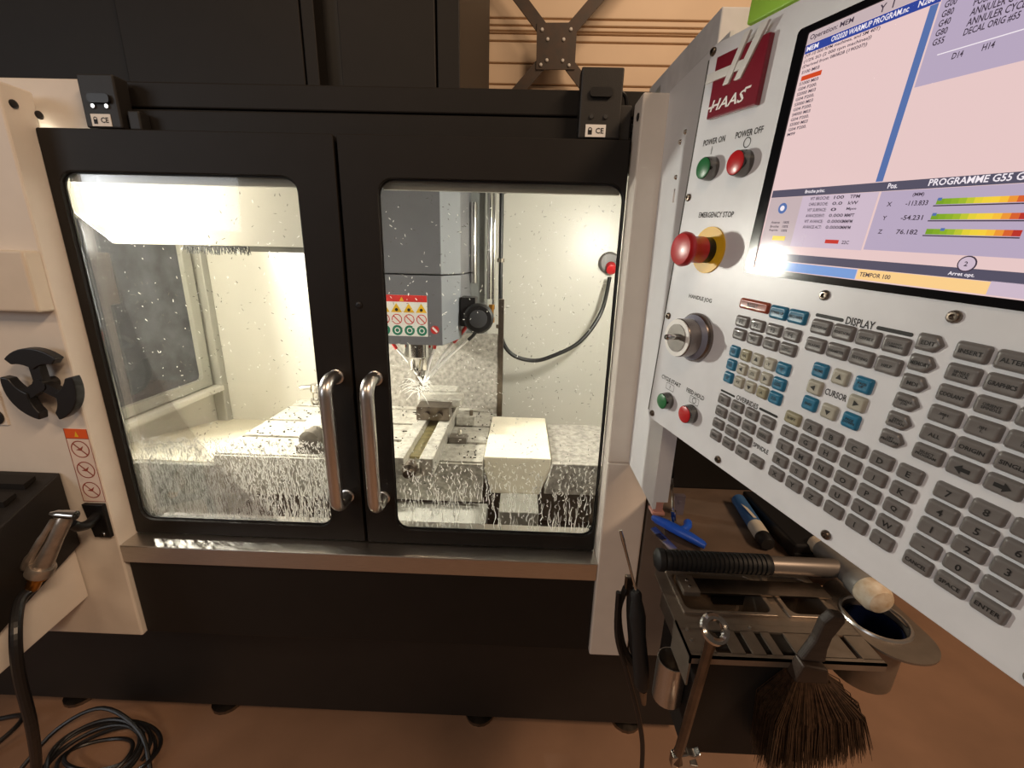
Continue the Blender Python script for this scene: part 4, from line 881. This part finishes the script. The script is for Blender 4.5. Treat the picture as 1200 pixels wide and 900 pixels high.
# ring spanner hung in the lip
wr = thing('ring_spanner', 'long chrome combination spanner hanging from the tray lip', 'spanner', (.25, .445, .82))
wt = Vector((.2605, .447, 1.040)); wbm = Vector((.2405, .440, .825))
MB().torus(wt + Vector((.0015, 0, .012)), (.1, -.62, .78), .0145, .0052, 20, 8).build('ring_end', M_CHROME, wr, smooth=True)
MB().tube([wt, wt.lerp(wbm, .1), wt.lerp(wbm, .9), wbm], [.0085, .0066, .0066, .009], 8).build('shaft', M_TOOLST, wr, smooth=True)
ow = MB()
ow.prism([(.232, .838), (.252, .845), (.262, .842), (.270, .848), (.268, .840), (.256, .834), (.258, .826), (.270, .824), (.266, .816), (.245, .812), (.232, .818)], .434, .446)
ow.build('open_end', M_CHROME, wr, bevel=.0015)

# screwdriver and cable at the left of the tray
sd = thing('screwdriver', 'black handled screwdriver hanging blade up left of the tray', 'screwdriver', (.22, .58, .77))
t0 = Vector((.171, .60, 1.088)); t1 = Vector((.203, .585, .985)); t2 = Vector((.236, .575, .765))
MB().tube([t0, t0.lerp(t1, .15), t0.lerp(t1, .3), t1], [.0022, .003, .0022, .0022], 8).build('blade', M_CHROME, sd, smooth=True)
MB().lathe([(.006, 0), (.009, .006), (.009, .02), (.011, .03), (.0135, .05), (.0115, .09), (.0135, .15), (.013, .19), (.009, .2)], t1, t2 - t1, 14).build('handle', M_RUBBER, sd, smooth=True)
MB().tube([t2 + Vector((-.002, 0, .02)), t2 + Vector((.003, 0, -.012))], [.007, .004], 8).build('end_cap', M_TOOLST, sd, smooth=True)
pg = thing('pliers', 'black pliers hanging beside the screwdriver', 'pliers', (.20, .60, .80))
for sgn in (-1, 1): MB().tube(smooth_path([(.205 + sgn * .004, .632, .95), (.202 + sgn * .010, .63, .90), (.214 + sgn * .009, .627, .83), (.231 + sgn * .004, .622, .79)], 5), .006, 8).build('grip', M_RUBBER, pg, smooth=True)
MB().box(.198, .212, .627, .637, .935, .975).build('jaw', M_TOOLST, pg, bevel=.002)
cbp = MB().tube(smooth_path([(.185, .62, .95), (.19, .615, .86), (.215, .61, .78), (.245, .60, .68), (.262, .60, .58), (.268, .605, .40), (.26, .61, .0)], 6), .0045, 8).build('pendant_cable', M_HOSE, smooth=True); tag(cbp, 'thin dark cable dropping to the floor behind the screwdriver', 'cable')

# chip brush
bh = thing('chip_brush', 'dirty paint brush with wide brown bristles hanging in front of the tray', 'brush', (.4, .444, .84))
MB().prism([(.376, 1.012), (.410, 1.010), (.408, 1.03), (.410, 1.05), (.420, 1.075), (.418, 1.085), (.402, 1.088), (.392, 1.075), (.388, 1.045), (.382, 1.028)], .4405, .4535).build('handle', M_WOOD, bh, bevel=.004, seg=3)
MB().prism([(.370, .982), (.417, .978), (.410, 1.006), (.377, 1.012)], .434, .454).build('ferrule', mat('dull_ferrule', (58, 46, 38), .5, .3, var=.3), bh, bevel=.003)
b = MB()
for i in range(3200):
    u = random.uniform(-1, 1); w = random.uniform(-1, 1); L = random.uniform(.82, 1.05)
    p = Vector((.393 + u * .024, .444 + w * .010, .985)); e = Vector((.414 + u * .060 + random.gauss(0, .004), .439 + w * .024 + random.gauss(0, .003), .985 - .135 * L + u * .026 + abs(u) * .012))
    mid = p.lerp(e, .45) + Vector((u * .014, w * .008, .004))
    b.tube([p, mid, e], [.0008, .0007, .0003], 3, caps=False)
tag(b.build('bristles', M_BRISTLE, bh), kind='stuff')
MB().prism([(.372, .985), (.415, .982), (.460, .888), (.412, .862), (.364, .885)], .433, .451).build('bristle_core', M_BRISTLE, bh, bevel=.006)
